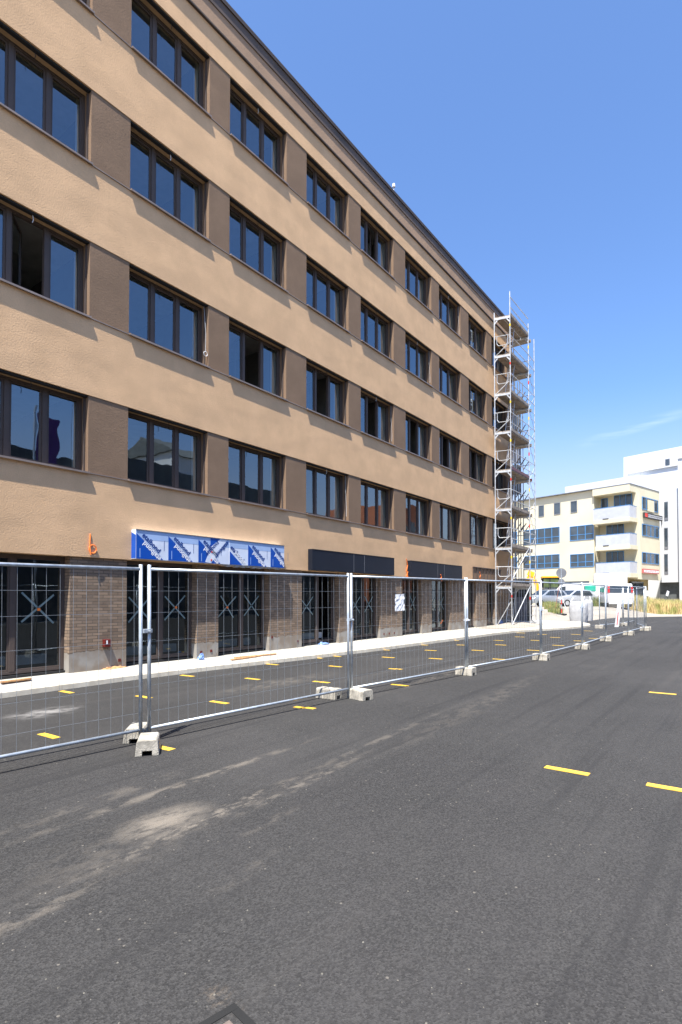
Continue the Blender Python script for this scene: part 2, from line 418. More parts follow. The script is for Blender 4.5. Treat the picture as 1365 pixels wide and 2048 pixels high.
# ------------------------------------------------------------------ ground, road, pavement
def gridsheet(name, xs, ys, zf, mat, kind='structure'):
    mb = MB(); nx = len(xs)
    vs = [(x, y, zf(x, y)) for y in ys for x in xs]
    fs = [(j * nx + i, j * nx + i + 1, (j + 1) * nx + i + 1, (j + 1) * nx + i) for j in range(len(ys) - 1) for i in range(nx - 1)]
    mb.add(vs, fs); o = mb.build(name, mat, smooth=True); tag(o, kind=kind); return o
xs = [-900, -300, -100, -60, -40, -30, -22, -16, -12] + [x * 1.0 for x in range(-9, 13)] + [15, 20, 30, 45, 80, 200, 600]
ys = [-400, -100, -40, -15, -5] + [y * 1.0 for y in range(0, 66, 2)] + [75, 100, 160, 300, 800, 1600]
gridsheet('ground', xs, ys, lambda x, y: gz(x, y) - .004, M['dirt'])
KERB = [(.48, -12), (.48, 4), (.48, 6.25), (.64, 8.3), (1.0, 10.8), (1.33, 13.8), (1.56, 17.9), (1.70, 20), (1.80, 22.3), (1.95, 24), (2.3, 25.3), (2.75, 26.4), (3.2, 27.8), (3.55, 29.2), (3.6, 30.6), (3.3, 32), (2.7, 33.4), (2.3, 34.5)]
FAR = [(1.9, 36), (2.5, 39.6), (3.2, 42.5), (4.33, 45.3), (6.1, 47.4), (9, 49.5), (16, 53), (24, 58)]
def interp(tab, y):
    for (x0, y0), (x1, y1) in zip(tab[:-1], tab[1:]):
        if y0 <= y <= y1: return x0 + (x1 - x0) * (y - y0) / (y1 - y0)
    return tab[-1][0]
mb = MB()
bound = KERB + FAR
ys2 = sorted(set([b_[1] for b_ in bound] + [-12 + i * 1.5 for i in range(48)]))
ys2 = [y for y in ys2 if -12 <= y <= 58]
for y0, y1 in zip(ys2[:-1], ys2[1:]):
    xa0 = interp(bound, y0); xa1 = interp(bound, y1)
    for i in range(8):
        t0, t1 = i / 8, (i + 1) / 8
        p = [(xa0 + (24 - xa0) * t0, y0), (xa0 + (24 - xa0) * t1, y0), (xa1 + (24 - xa1) * t1, y1), (xa1 + (24 - xa1) * t0, y1)]
        mb.add([(q[0], q[1], gz(*q)) for q in p], [(0, 1, 2, 3)])
tag(mb.build('road', M['asphalt']), kind='structure')
def pz(y): return .225 + .0035 * y
def kz(x, y): return gz(x, y) + .105
mb = MB(); kb = MB()
kk = [(x, y) for x, y in KERB]
for (x0, y0), (x1, y1) in zip(kk[:-1], kk[1:]):
    for sub in range(3):
        a, b_ = sub / 3, (sub + 1) / 3
        xa, ya, xb, yb = x0 + (x1 - x0) * a, y0 + (y1 - y0) * a, x0 + (x1 - x0) * b_, y0 + (y1 - y0) * b_
        za, zb = kz(xa, ya), kz(xb, yb)
        inner = -.7 if yb < 29.6 else -1.8
        ia, ib = pz(ya), pz(yb)
        mb.add([(xa - .13, ya, za - .004), (xb - .13, yb, zb - .004), (min(.10, xb - .2), yb, ib), (min(.10, xa - .2), ya, ia)], [(0, 1, 2, 3)])
        mb.add([(min(.10, xa - .2), ya, ia), (min(.10, xb - .2), yb, ib), (inner, yb, ib), (inner, ya, ia)], [(0, 1, 2, 3)])
        kb.add([(xa - .14, ya, za), (xb - .14, yb, zb), (xb - .02, yb, zb), (xa - .02, ya, za)], [(0, 1, 2, 3)])
        kb.add([(xa - .02, ya, za), (xb - .02, yb, zb), (xb, yb, zb - .02), (xa, ya, za - .02)], [(0, 1, 2, 3)])
        kb.add([(xa, ya, za - .02), (xb, yb, zb - .02), (xb + .010, yb, gz(xb, yb) - .02), (xa + .010, ya, gz(xa, ya) - .02)], [(0, 1, 2, 3)])
        kb.add([(xa - .14, ya, za), (xb - .14, yb, zb), (xb - .14, yb, zb - .1), (xa - .14, ya, za - .1)], [(0, 1, 2, 3)])
tag(mb.build('pavement', M['pave']), kind='structure')
tag(kb.build('kerb', M['kerb']), kind='structure')

# loose sand heaped on the pavement by the scaffold
def mound(name, cx, cy, rx, ry, h, mat, label, cat, base, seed=0, rot=0):
    rnd = random.Random(seed); mb = MB(); N, K = 40, 10; vs = []
    ph = [rnd.random() * 6 for _ in range(6)]
    for k in range(K + 1):
        r = k / K
        for i in range(N):
            t = 2 * math.pi * i / N
            e = 1 + .10 * math.sin(3 * t + ph[0]) + .06 * math.sin(7 * t + ph[1])
            x, y = r * rx * e * math.cos(t), r * ry * e * math.sin(t)
            x, y = x * math.cos(rot) - y * math.sin(rot), x * math.sin(rot) + y * math.cos(rot)
            z = h * (1 - sm(r)) * (1 + .25 * math.sin(4 * x + ph[2]) * math.sin(3 * y + ph[3])) + rnd.uniform(-.008, .008) * (r < 1)
            vs.append((cx + x, cy + y, base + z - (.02 if k == K else 0)))
    fs = [(k * N + i, k * N + (i + 1) % N, (k + 1) * N + (i + 1) % N, (k + 1) * N + i) for k in range(K) for i in range(N)]
    mb.add(vs, fs)
    o = mb.build(name, mat, org=(cx, cy, base), smooth=True); tag(o, label, cat); return o
mound('sand_heap', 0.75, 27.6, 1.0, 3.4, .14, M['dirt'], 'pale sand spread at the foot of the tall scaffold', 'sand heap', pz(28) - .0, 3)
mound('sand_heap', -.4, 37.5, 1.6, 3.0, .38, M['dirt'], 'pale earth heap with grass on top behind the scaffold', 'earth heap', gz(-.4, 37.5) - .02, 5)

# ------------------------------------------------------------------ the five-storey building
bld = thing('office_building', (0, 10, 0), 'long five-storey sand coloured building with brown piers and rows of three-part windows', 'building')
YA, YB = -9.0, 29.55
LE = {-3: -5.25, -2: -2.30, -1: .68, 0: 3.60, 1: 6.57, 2: 9.33, 3: 12.31, 4: 15.11, 5: 18.07, 6: 20.87, 7: 23.85, 8: 26.64}
OW = 2.11
ROWS = [(4.12, 5.67), (7.19, 8.74), (10.26, 11.81), (13.32, 14.87)]
w = MB()
bands = [(2.48, ROWS[0][0]), (ROWS[0][1], ROWS[1][0]), (ROWS[1][1], ROWS[2][0]), (ROWS[2][1], ROWS[3][0]), (ROWS[3][1], 15.66)]
for z0, z1 in bands: w.box(-.34, YA, z0, 0, YB, z1)
w.box(-14, YB - .3, .1, -.345, YB, 16.4)                      # gable wall
w.box(-14, YA, .1, -.345, YA + .3, 16.4)
w.box(-14.3, YA, .1, -14, YB, 16.4)
w.build('wall', M['wall'], bld)
for z0, z1 in ROWS:
    ks = sorted(LE); edges = [YA] + sum([[LE[k], LE[k] + OW] for k in ks], []) + [YB]
    for i in range(0, len(edges), 2):
        pr_ = MB(); pr_.box(-.338, edges[i], z0, -.014, edges[i + 1], z1); pr_.build('pier', M['pier'], bld)
# thin ledge strips running over the piers, soffit linings
led = MB(); SOF = {}
for z0, z1 in ROWS:
    ks = sorted(LE)
    for a, b_ in zip(ks[:-1], ks[1:]): led.box(-.013, LE[a] + OW + .01, z0 + .001, .022, LE[b_] - .01, z0 + .02)
    for k in ks:
        y0, y1 = LE[k] + .003, LE[k] + OW - .003
        SOF[(round(z0, 2), k)] = (y0, y1, z1)
led.build('ledge', M['sill'], bld)
pa = MB(); pa.box(-.5, YA, 15.66, .045, YB, 16.46); pa.build('parapet', M['parapet'], bld)
gr_ = MB(); gr_.box(.001, YA, 15.615, .062, YB, 15.657); gr_.build('drip_rail', M['coping'], bld)
cp = MB(); cp.box(-.55, YA - .05, 16.462, .105, YB + .08, 16.52); cp.box(.08, YA - .05, 16.41, .104, YB + .08, 16.461); cp.build('coping', M['coping'], bld)
cf = MB(); cf.box(.0455, YA - .02, 16.13, .072, YB + .03, 16.459); cf.build('coping_shadow_band', plain('coping_shadow_brown', (.105, .08, .066), .6, 0, .15, 1.2, 0, .25), bld)  # the coping's shadow painted as a dark brown strip over the parapet top
rf = MB(); rf.box(-13.9, YA + .1, 16.0, -.5, YB - .1, 16.1); rf.build('roof', M['coping'], bld)
# floors, ceilings and cross walls behind the glass
fl = MB(); ce = MB(); cw = MB()
levels = [0.30, 3.35, 6.42, 9.49, 12.55, 15.62]
for i, z in enumerate(levels):
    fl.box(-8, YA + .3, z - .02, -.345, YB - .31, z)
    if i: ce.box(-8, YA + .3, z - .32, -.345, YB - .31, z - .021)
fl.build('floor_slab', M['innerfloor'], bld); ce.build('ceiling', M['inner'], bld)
rn = random.Random(3)
for i, (za, zb) in enumerate(zip(levels[:-1], levels[1:])):
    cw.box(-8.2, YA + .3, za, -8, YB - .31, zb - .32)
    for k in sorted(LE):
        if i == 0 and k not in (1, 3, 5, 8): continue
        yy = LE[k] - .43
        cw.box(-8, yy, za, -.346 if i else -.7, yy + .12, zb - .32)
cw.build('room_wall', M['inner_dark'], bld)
jm = MB()                                                         # pale plastered jambs just inside each frame
for z0, z1 in ROWS:
    for k in sorted(LE):
        jm.box(-.60, LE[k] - .08, z0 - .1, -.346, LE[k] + .02, z1 + .1); jm.box(-.60, LE[k] + OW - .02, z0 - .1, -.346, LE[k] + OW + .08, z1 + .1)
jm.build('inner_jamb', M['inner'], bld)

def sash(mb, y0, y1, z0, z1, x0, x1, t):
    mb.box(x0, y0, z0, x1, y0 + t, z1); mb.box(x0, y1 - t, z0, x1, y1, z1)
    mb.box(x0, y0 + t, z0, x1, y1 - t, z0 + t); mb.box(x0, y0 + t, z1 - t, x1, y1 - t, z1)
OPEN = {(0, 1): .9, (2, 1): 1.25, (3, 1): 1.25, (4, 1): 1.25, (5, 1): 1.3, (6, 1): 1.3, (7, 1): 1.3, (4, 3): .35, (8, 1): 1.2}
rp = random.Random(11)
for r_, (z0, z1) in enumerate(ROWS):
    for k in sorted(LE):
        y0, y1 = LE[k], LE[k] + OW
        m_ = MB()
        sash(m_, y0 + .002, y1 - .002, z0 + .03, z1 - .004, -.335, -.255, .055)
        # side guide rails of the outside blinds
        m_.box(-.155, y1 - .030, z0 + .03, -.115, y1 - .002, z1 - .036); m_.box(-.155, y0 + .002, z0 + .03, -.115, y0 + .03, z1 - .036)
        th = (OW - .11) / 3
        yy = [y0 + .055 + th * i for i in range(4)]
        for i in (1, 2): m_.box(-.334, yy[i] - .045, z0 + .085, -.250, yy[i] + .045, z1 - .059)
        win = m_.build('window', M['frame'], bld)
        a_, b_, c_ = SOF[(round(z0, 2), k)]
        s_ = MB(); s_.box(-.24, a_, c_ - .022, -.13, b_, c_ - .001); s_.build('soffit', M['reveal'], win)
        s_ = MB(); s_.box(-.128, a_, c_ - .035, -.035, b_, c_ - .001); s_.build('blind_slot', M['black'], win)
        for i in range(3):
            a = yy[i] + (.045 if i else .0); b_ = yy[i + 1] - (.045 if i < 2 else .0)
            za, zb = z0 + .085, z1 - .059
            ang = OPEN.get((k, r_), 0) if i == 1 else 0
            s_ = MB(); sash(s_, a, b_, za, zb, -.325, -.275, .042)
            if ang:
                Rm = Matrix.Translation((-.30, a, 0)) @ Matrix.Rotation(ang, 4, 'Z') @ Matrix.Translation((.30, -a, 0))
                s_.v = [Rm @ q for q in s_.v]
            so_ = s_.build('casement', M['frame'], win)
            g_ = MB(); e1 = rp.uniform(-.004, .004); e2 = rp.uniform(-.004, .004)
            pts = [Vector((-.29 + e1, a + .042, za + .042)), Vector((-.29 + e2, b_ - .042, za + .042)), Vector((-.29 - e1, b_ - .042, zb - .042)), Vector((-.29 - e2, a + .042, zb - .042))]
            if ang: pts = [Rm @ q for q in pts]
            g_.quad(*pts); g_.build('pane', M['glass'], win)
        s_ = MB(); s_.box(-.25, y0 + .004, z0 + .002, .056, y1 - .004, z0 + .022); s_.box(.052, y0 - .006, z0 - .012, .062, y1 + .006, z0 + .024)
        s_.box(-.01, y0 - .008, z0 + .001, .057, y0 + .003, z0 + .035); s_.box(-.01, y1 - .003, z0 + .001, .057, y1 + .008, z0 + .035)
        s_.build('sill', M['sill'], win)
# thin blind leads hanging at some windows
for r_, (z0, z1) in enumerate(ROWS):
    for k in range(0, 9):
        c_ = MB(); y = LE[k] + OW * .5
        c_.path([(-.09, y, z1 - .03), (-.085, y + .01, z1 - .12), (-.10, y, z1 - .17)], .006, 5)
        if (k * 2 + r_) % 3 == 0:
            c_.build('blind_cable', M['white'] if (k * 3 + r_) % 4 == 1 else M['black'], bld); c_ = MB()
            y = LE[k] + OW - .06
            c_.path([(-.10, y, z1 - .03), (-.08, y - .02, z1 - .6), (-.06, y + .01, z0 + .45), (-.05, y - .02, z0 + .18)], .0028, 5)
        c_.build('blind_cable', M['white'] if (k * 3 + r_) % 4 == 1 else M['black'], bld)
# a coiled lead at the third row, second bay in view
c_ = MB(); y = LE[1] + OW - .07; zc = ROWS[1][0] + .34
c_.path([(-.03, y + .055 * math.sin(t * .5), zc + .055 * math.cos(t * .5)) for t in range(14)], .007, 5)
c_.path([(-.10, y, ROWS[1][1] - .04), (-.05, y + .02, zc + .5), (-.03, y, zc + .05)], .003, 5); c_.build('blind_cable', M['white'], bld)

# ground floor: brick piers and shop windows
GW = [(2.9, 5.40), (6.60, 8.42), (9.07, 10.84), (12.18, 13.98), (14.74, 16.36), (17.87, 19.42), (20.22, 21.90), (23.55, 24.75), (25.95, 27.20)]
LW = [(-5.5, -3.2), (-1.6, .9)]
allw = LW + GW
edges = [YA] + sum([list(q) for q in allw], []) + [YB]
for i in range(0, len(edges), 2):
    p_ = MB(); p_.box(-.5, edges[i], .1, -.06, edges[i + 1], 2.478); p_.build('brick_pier', M['brick'], bld)
for i, (y0, y1) in enumerate(allw):
    zb = .30 + .004 * y0
    th_ = MB(); th_.box(-.50, y0 + .002, .1, -.20, y1 - .002, zb - .02); th_.build('threshold', M['black'], bld)
    m_ = MB(); sash(m_, y0 + .002, y1 - .002, zb, 2.474, -.34, -.25, .05)
    ym = y0 + (y1 - y0) * (.53 if i != 2 else .63); hw = .045
    if i == 2: ym = 4.46
    m_.box(-.345, ym - hw, zb + .05, -.245, ym + hw, 2.424)
    win = m_.build('shop_window', M['frame'], bld)
    for j, (a, b_) in enumerate(((y0 + .05, ym - hw), (ym + hw, y1 - .05))):
        s_ = MB()
        if b_ - a > .3: sash(s_, a, b_, zb + .05, 2.424, -.325, -.265, .032)
        opened = (i == 5 and j == 1)
        if opened:
            Rm = Matrix.Translation((-.3, b_, 0)) @ Matrix.Rotation(-1.2, 4, 'Z') @ Matrix.Translation((.3, -b_, 0)); s_.v = [Rm @ q for q in s_.v]
        s_.build('door_leaf', M['frame'], win)
        e = rp.uniform(-.002, .002)
        pts = [Vector((-.29 + e, a + .03, zb + .08)), Vector((-.29 - e, b_ - .03, zb + .08)), Vector((-.29 - e, b_ - .03, 2.394)), Vector((-.29 + e, a + .03, 2.394))]
        if opened: pts = [Rm @ q for q in pts]
        g_ = MB(); g_.quad(*pts); g_.build('pane', M['shopglass'], win)
        if i >= 2 and not opened and i <= 8:
            cy_ = (a + b_) / 2; hy = min(.30, (b_ - a) * .40); cz = 1.45 + .02 * ((i * 3 + j) % 3)
            t_ = MB()
            for sgn in (1, -1):
                if (i, j) in ((4, 0),) and sgn == -1: hy2 = hy * .7
                else: hy2 = hy
                A = Vector((-.279, cy_ - hy2, cz - sgn * .27)); B = Vector((-.279, cy_ + hy2, cz + sgn * .27))
                A.z += ((i * 7 + j * 5) % 5 - 2) * .02; B.y -= ((i * 5 + j * 3) % 4) * .02
                d = (B - A).normalized(); q = Vector((0, -d.z, d.y)) * .018
                t_.quad(A - q, B - q, B + q, A + q)
                A.x += .001
            if (i + j) % 2 == 0:
                pass
            t_.build('tape_cross', M['turq'], win)
            if (i, j) in ((2, 1), (3, 1), (4, 0)):
                o_ = MB(); o_.box(-.274, cy_ - .025, cz - .03, -.270, cy_ + .03, cz + .02); o_.build('orange_sticker', M['orange'], win)
# rough mortar and red anchor marks at the pier feet
for (y, z) in ((6.45, .40), (8.55, .40), (8.85, .41), (10.95, .62), (12.0, .45), (16.6, .42), (16.95, .42), (17.3, .42)):
    a_ = MB(); a_.box(-.059, y - .03, z - .03, -.050, y + .03, z + .03); a_.build('red_anchor_mark', M['redbox'], bld)

for i, (y0, y1) in enumerate(GW):
    m_ = MB(); m_.box(-.75, y0 + .15, .42, -.62, y1 - .15, .60); m_.build('convector', M['inner'], bld)
# louvred vent at the end of the facade
lv = MB(); P0, P1 = 24.1, 27.6
lv.box(.002, P0, 2.50, .03, P1, 3.12)
lv.build('vent_panel', M['pier'], bld)
lv = MB(); lv.box(.031, P0 - .03, 3.10, .07, P1, 3.14)
y = P0
while y < P1: lv.box(.031, y, 2.50, .06, y + .035, 3.10); y += .42
lv.build('vent_rib', M['frame'], bld)

# ------------------------------------------------------------------ signboards on the facade
def fascia(name, y0, y1, z0, z1, mat, label, joints):
    t = thing(name, (.07, y0, z0), label, 'sign board')
    m_ = MB(); m_.box(.003, y0, z0, .17, y1, z1); m_.build('casing', mat, t)
    m_ = MB()
    for y in joints: m_.box(.171, y - .006, z0 + .01, .174, y + .006, z1 - .01)
    m_.build('joint_strip', M['signback'], t)
    m_ = MB(); m_.box(.171, y0, z1 - .02, .178, y1, z1); m_.build('edge_trim', M['black'], t)
    return t
fascia('dark_fascia', 12.38, 16.93, 2.50, 3.11, M['darkmetal'], 'longer blank navy black fascia board above the middle shop windows', [14.45, 15.05])
fascia('dark_fascia', 18.12, 22.63, 2.49, 3.09, M['darkmetal'], 'blank navy black fascia board nearer the scaffold', [20.3, 20.9])
SY0, SY1, SZ0, SZ1 = 6.66, 11.18, 2.50, 3.11
sg = thing('film_covered_fascia', (.07, SY0, SZ0), 'long fascia board still wrapped in blue and white protective film with repeated lettering', 'sign board')
m_ = MB(); m_.box(.003, SY0, SZ0, .165, SY1, SZ1); m_.build('casing', M['film'], sg)
m_ = MB(); m_.quad((.004, SY0 - .002, SZ0 + .01), (.164, SY0 - .002, SZ0 + .01), (.164, SY0 - .002, SZ1 - .12), (.004, SY0 - .002, SZ1 - .05)); m_.build('blue_wedge', M['blue'], sg)
m_ = MB(); m_.box(.1655, SY0, SZ1 - .20, .1665, SY1, SZ1 - .012); m_.build('film_band', M['filmtop'], sg)
m_ = MB(); m_.box(.1655, SY0, SZ1 - .011, .178, SY1, SZ1 + .006); m_.build('edge_trim', M['signback'], sg)
def clip_tri(y, z_top, w_, ymax, x):
    """blue right triangle: upright left edge at y, falling to the right"""
    pts = [Vector((x, y, SZ0 + .002)), Vector((x, min(y + w_, ymax), SZ0 + .002))]
    if y + w_ > ymax:
        f_ = (ymax - y) / w_; pts.append(Vector((x, ymax, z_top + (SZ0 - z_top) * f_)))
    pts.append(Vector((x, y, z_top))); return pts
def letters(txt, y, z, size, ang, mat, x, parent, flip=False, lim=None):
    cu = bpy.data.curves.new('lettering', 'FONT'); cu.body = txt; cu.size = size; cu.offset = .004; cu.extrude = .0004
    cu.resolution_u = 3; cu.space_character = 1.02
    to = bpy.data.objects.new('tmp', cu); scene.collection.objects.link(to)
    bpy.context.view_layer.update()
    dg = bpy.context.evaluated_depsgraph_get(); me = bpy.data.meshes.new_from_object(to.evaluated_get(dg))
    bpy.data.objects.remove(to); bpy.data.curves.remove(cu)
    # local x -> along the board (+Y), local y -> up
    import bmesh
    ca, sa = math.cos(ang), math.sin(ang)
    for v_ in me.vertices:
        a_, b_, c_ = v_.co
        if flip: pass
        v_.co = Vector((x + c_, y + a_ * ca - b_ * sa, z + a_ * sa + b_ * ca))
    bm = bmesh.new(); bm.from_mesh(me)
    for co, no in (((x, 0, SZ0 + .004), (0, 0, -1)), ((x, 0, SZ1 - .013), (0, 0, 1)), ((x, SY1 - .003, 0), (0, 1, 0)), ((x, SY0 + .003, 0), (0, -1, 0))) + (((((x, lim, 0), (0, 1, 0))),) if lim else ()):
        bmesh.ops.bisect_plane(bm, geom=bm.verts[:] + bm.edges[:] + bm.faces[:], plane_co=co, plane_no=no, clear_outer=True)
    off = ORG[parent]
    for v_ in bm.verts: v_.co -= off
    bm.to_mesh(me); bm.free()
    me.materials.clear(); me.materials.append(mat)
    o = bpy.data.objects.new('lettering', me); scene.collection.objects.link(o); o.parent = parent; ORG[o] = off
    return o
joint = onX(459.5, 1110, .166).y
tris = [onX(p_, 1110, .166).y for p_ in (272.4, 336.8, 397.0, 496.5, 541.5)]
WID = .60
ANG = -math.atan2(.52, .62)
def motif(y, ymax, first=True):
    m_ = MB(); m_.quad(*clip_tri(y + .004, SZ1 - .075, .66, ymax, .1672)); m_.build('blue_wedge', M['blue'], sg)
    u_ = Vector((math.cos(ANG), math.sin(ANG))); nn = Vector((-u_.y, u_.x))
    P = Vector((y + .10, SZ1 - .115)); Q = P + u_ * .03 + nn * .012
    Q = Vector((y + .125, SZ1 - .135)) + nn * .012
    letters('etalbond', Q.x, Q.y, .150, ANG, M['navy'], .1682, sg, lim=ymax)
    # the same word, turned half round, below the first
    E_ = Q + u_ * .66 - nn * .035
    # white copy over the wedge, navy copy where the film is pale
    letters('etalbond', E_.x, E_.y, .150, ANG + math.pi, M['white'], .1684, sg, lim=ymax)
    m_ = MB()                                                    # pale stroke inside the wedge and fine print at its side
    m_.box(.1675, y + .085, SZ0 + .03, .1680, y + .10, SZ0 + .22); m_.build('film_print', M['filmtop'], sg)
    if y + .47 < ymax:
        m_ = MB(); m_.box(.1675, y + .50 + .18, SZ0 + .2, .1680, y + .51 + .18, SZ0 + .42); m_.build('film_print', M['navy'], sg)
    # ruled line between the two words
    A = Q - nn * .014; B = A + u_ * .62
    if B.x > ymax: B = A + (B - A) * ((ymax - A.x) / (B.x - A.x))
    if B.y < SZ0 + .01: B = A + (B - A) * ((SZ0 + .01 - A.y) / (B.y - A.y))
    m_ = MB(); m_.quad((.1683, A.x, A.y - .006), (.1683, B.x, B.y - .006), (.1683, B.x, B.y + .006), (.1683, A.x, A.y + .006)); m_.build('ruled_line', M['filmtop'], sg)
for i, y in enumerate(tris):
    nxt = tris[i + 1] if i + 1 < len(tris) else SY1
    motif(y, min(nxt, joint) if y < joint else min(nxt, SY1) - .002)
# partial motif cut by the joint, plus a torn strip lying the other way
m_ = MB(); m_.quad(*[Vector((.1672, joint + .004, SZ0 + .002)), Vector((.1672, joint + .42, SZ0 + .002)), Vector((.1672, joint + .004, SZ0 + .33))]); m_.build('blue_wedge', M['blue'], sg)
letters('etalbond', joint + .02, SZ1 - .20, .150, ANG, M['navy'], .1682, sg, lim=tris[3])
letters('etalbond', joint + .62, SZ0 + .0, .150, ANG + math.pi, M['white'], .1684, sg, lim=tris[3])
m_ = MB(); yq = onX(421.5, 1080, .167).y; m_.quad((.1690, yq, SZ1 - .013), (.1690, yq, SZ1 - .20), (.1690, yq + .02, SZ1 - .215), (.1690, yq + .30, SZ1 - .013)); m_.build('blue_wedge', M['blue'], sg)
m_ = MB(); m_.quad((.1686, yq - .16, SZ0 + .02), (.1686, yq + .02, SZ0 + .004), (.1686, yq + .52, SZ1 - .013), (.1686, yq + .12, SZ1 - .013)); m_.build('torn_film', M['film'], sg)
letters('etalbond', yq - .10, SZ0 + .17, .135, R(42), M['navy'], .1697, sg, lim=joint)
letters('etalbond', yq + .52, SZ1 - .05, .135, R(42) + math.pi, M['navy'], .1697, sg, lim=joint)
for a_, b_ in ((424, 1104), (423, 1120)):
    P = onX(a_, b_, .17); m_ = MB(); m_.box(.170, P.y - .015, P.z - .02, .174, P.y + .02, P.z + .02); m_.build('red_mark', M['red'], sg)
m_ = MB(); m_.box(.1655, joint - .004, SZ0, .169, joint + .004, SZ1 - .01); m_.build('joint_strip', M['white'], sg)
# ragged white sealing under the right half
m_ = MB(); rq = random.Random(4); y = 9.05
while y < 11.1:
    d = rq.uniform(.03, .09); m_.box(.03, y, SZ0 - rq.uniform(.02, .06), .13, y + d, SZ0 - .003); y += d
m_.build('sealing_foil', M['bag'], sg)

# ------------------------------------------------------------------ small things on the facade
def wire_loop(px, py, r, X, label, tail=.35):
    P = onX(px, py, X); m_ = MB()
    pts = [(X, P.y + r * math.cos(t * math.pi / 8), P.z + 1.1 * r * math.sin(t * math.pi / 8)) for t in range(17)]
    m_.path(pts, .011, 6)
    m_.path([(X - .012, P.y - r * .6, P.z + r + tail), (X, P.y - r * .8, P.z + r * 1.2), (X + .008, P.y - r * .7, P.z - r * 1.0), (X + .01, P.y - r * .55, P.z - r * 1.6)], .012, 6)
    o = m_.build('cable_loop', M['orange'], org=(X, P.y, P.z - r)); tag(o, label, 'cable'); return o
wire_loop(186, 1098, .075, .02, 'coiled orange cable hanging over the nearest brick pier, left of the film wrapped board', .22)
for px, y0_, y1_, lb in ((815, 1118, 1154, 'short orange cable hanging between the two navy fascia boards'), (883, 1149, 1162, 'small orange cable end under the navy fascia nearer the scaffold'), (961, 1144, 1160, 'tiny orange cable end on the louvred vent panel')):
    A = onX(px, y0_, .03 if px < 850 else .18); B = onX(px, y1_, .03 if px < 850 else .18); m_ = MB()
    X = A.x
    m_.path([(X, A.y - .06, A.z), (X, A.y + .03, (A.z * 2 + B.z) / 3), (X, A.y - .05, (A.z + 2 * B.z) / 3), (X + .01, B.y + .04, B.z)], .014, 6)
    if px == 815: m_.path([(X + .01, A.y + .05, (A.z + 2 * B.z) / 3), (X, A.y - .07, B.z + .02), (X, A.y + .06, B.z)], .014, 6)
    tag(m_.build('cable_end', M['orange'], org=(X, A.y, B.z)), lb, 'cable')
P = onX(212, 1286, -.05)
sk = thing('socket_box', (P.x, P.y, P.z), 'small dark red electrical box low on the nearest brick pier', 'electrical box')
m_ = MB(); m_.box(-.06, P.y - .065, P.z - .075, .03, P.y + .065, P.z + .075); m_.build('box_body', M['redbox'], sk, bevel=.006)
m_ = MB(); m_.box(.0305, P.y - .035, P.z - .02, .034, P.y - .005, P.z + .055); m_.build('white_tag', M['white'], sk)
# crumpled notice pinned to the fence
sw = MB(); P = onX(883, 1243, -.20); sw.path([(P.x, P.y - .06, P.z - .09), (P.x + .02, P.y, P.z), (P.x + .03, P.y + .05, P.z + .06)], .03, 6)
tag(sw.build('orange_glove', M['orange'], org=(P.x, P.y, P.z - .1)), 'small orange glove hanging on a shop door handle', 'glove')

# whirligig vent on the roof edge
P = onX(788, 388, .05)
av = thing('roof_vent', (P.x, P.y, 16.52), 'tiny white fitting sticking up at the roof edge', 'roof fitting')
m_ = MB(); m_.tube((P.x, P.y, 16.50), (P.x, P.y, 16.72), .02); m_.build('stem', M['alu'], av)
m_ = MB(); m_.tube((P.x, P.y, 16.70), (P.x, P.y, 16.82), .06, 10, .045); m_.build('cap', M['white'], av)

def pavz(x, y):
    xk = interp(KERB, y) - .13
    if x <= .10 or xk <= .12: return pz(y)
    t = min(1, (x - .10) / (xk - .10)); return pz(y) * (1 - t) + (kz(xk, y) - .004) * t
def onP(px, py):
    P = onZ(px, py, .25)
    for _ in range(25): P = onZ(px, py, .5 * P.z + .5 * pavz(P.x, P.y))
    return P
def plank(pts, w_, h_, mat, name, label, cat):
    m_ = MB(); a, b_ = pts; m_.bar(a, b_, w_, h_); o = m_.build(name, mat, org=(a[0], a[1], a[2] - h_ / 2), bevel=.003); tag(o, label, cat); return o
M['timber'] = plain('raw_timber', (.50, .27, .12), .8, 0, .25, 12)
M['bluefoil'] = plain('blue_plastic_foil', (.16, .26, .50), .4, 0, .2, 12)
for (xa, ya), (xb, yb_), lb in (((463, 1321), (520, 1313), 'thin timber plank lying on the pavement below the film wrapped board'), ((470, 1317), (552, 1309), 'longer timber plank lying against the shop window foot'), ((2, 1366.5), (62, 1359), 'timber lath along the foot of the nearest shop window')):
    A = onP(xa, ya); B = onP(xb, yb_)
    plank(((A.x, A.y, A.z + .018), (B.x, B.y, B.z + .018)), .07, .03, M['timber'], 'timber_plank', lb, 'plank')
def crumple(px, py, r, h_, mat, name, label, cat, seed):
    P = onP(px, py); rr = random.Random(seed); m_ = MB(); N, K = 14, 5; vs = []
    for k in range(K + 1):
        f_ = k / K
        for i in range(N):
            a = 6.2832 * i / N; q = r * (1 - .6 * f_ ** 2) * (1 + rr.uniform(-.25, .25)); vs.append((P.x + q * .6 * math.cos(a), P.y + q * math.sin(a), P.z - .004 + h_ * f_ * (1 + rr.uniform(-.3, .3) * (k > 0))))
    m_.add(vs, [(k * N + i, k * N + (i + 1) % N, (k + 1) * N + (i + 1) % N, (k + 1) * N + i) for k in range(K) for i in range(N)] + [tuple(K * N + i for i in range(N))])
    tag(m_.build(name, mat, org=(P.x, P.y, P.z)), label, cat)
crumple(403, 1319, .09, .13, M['bluefoil'], 'foil_scrap', 'crumpled blue foil at the foot of the narrow brick pier', 'foil scrap', 1)
crumple(648, 1289, .22, .07, M['bluefoil'], 'foil_scrap', 'pale blue foil in front of the open shop door', 'foil scrap', 2)
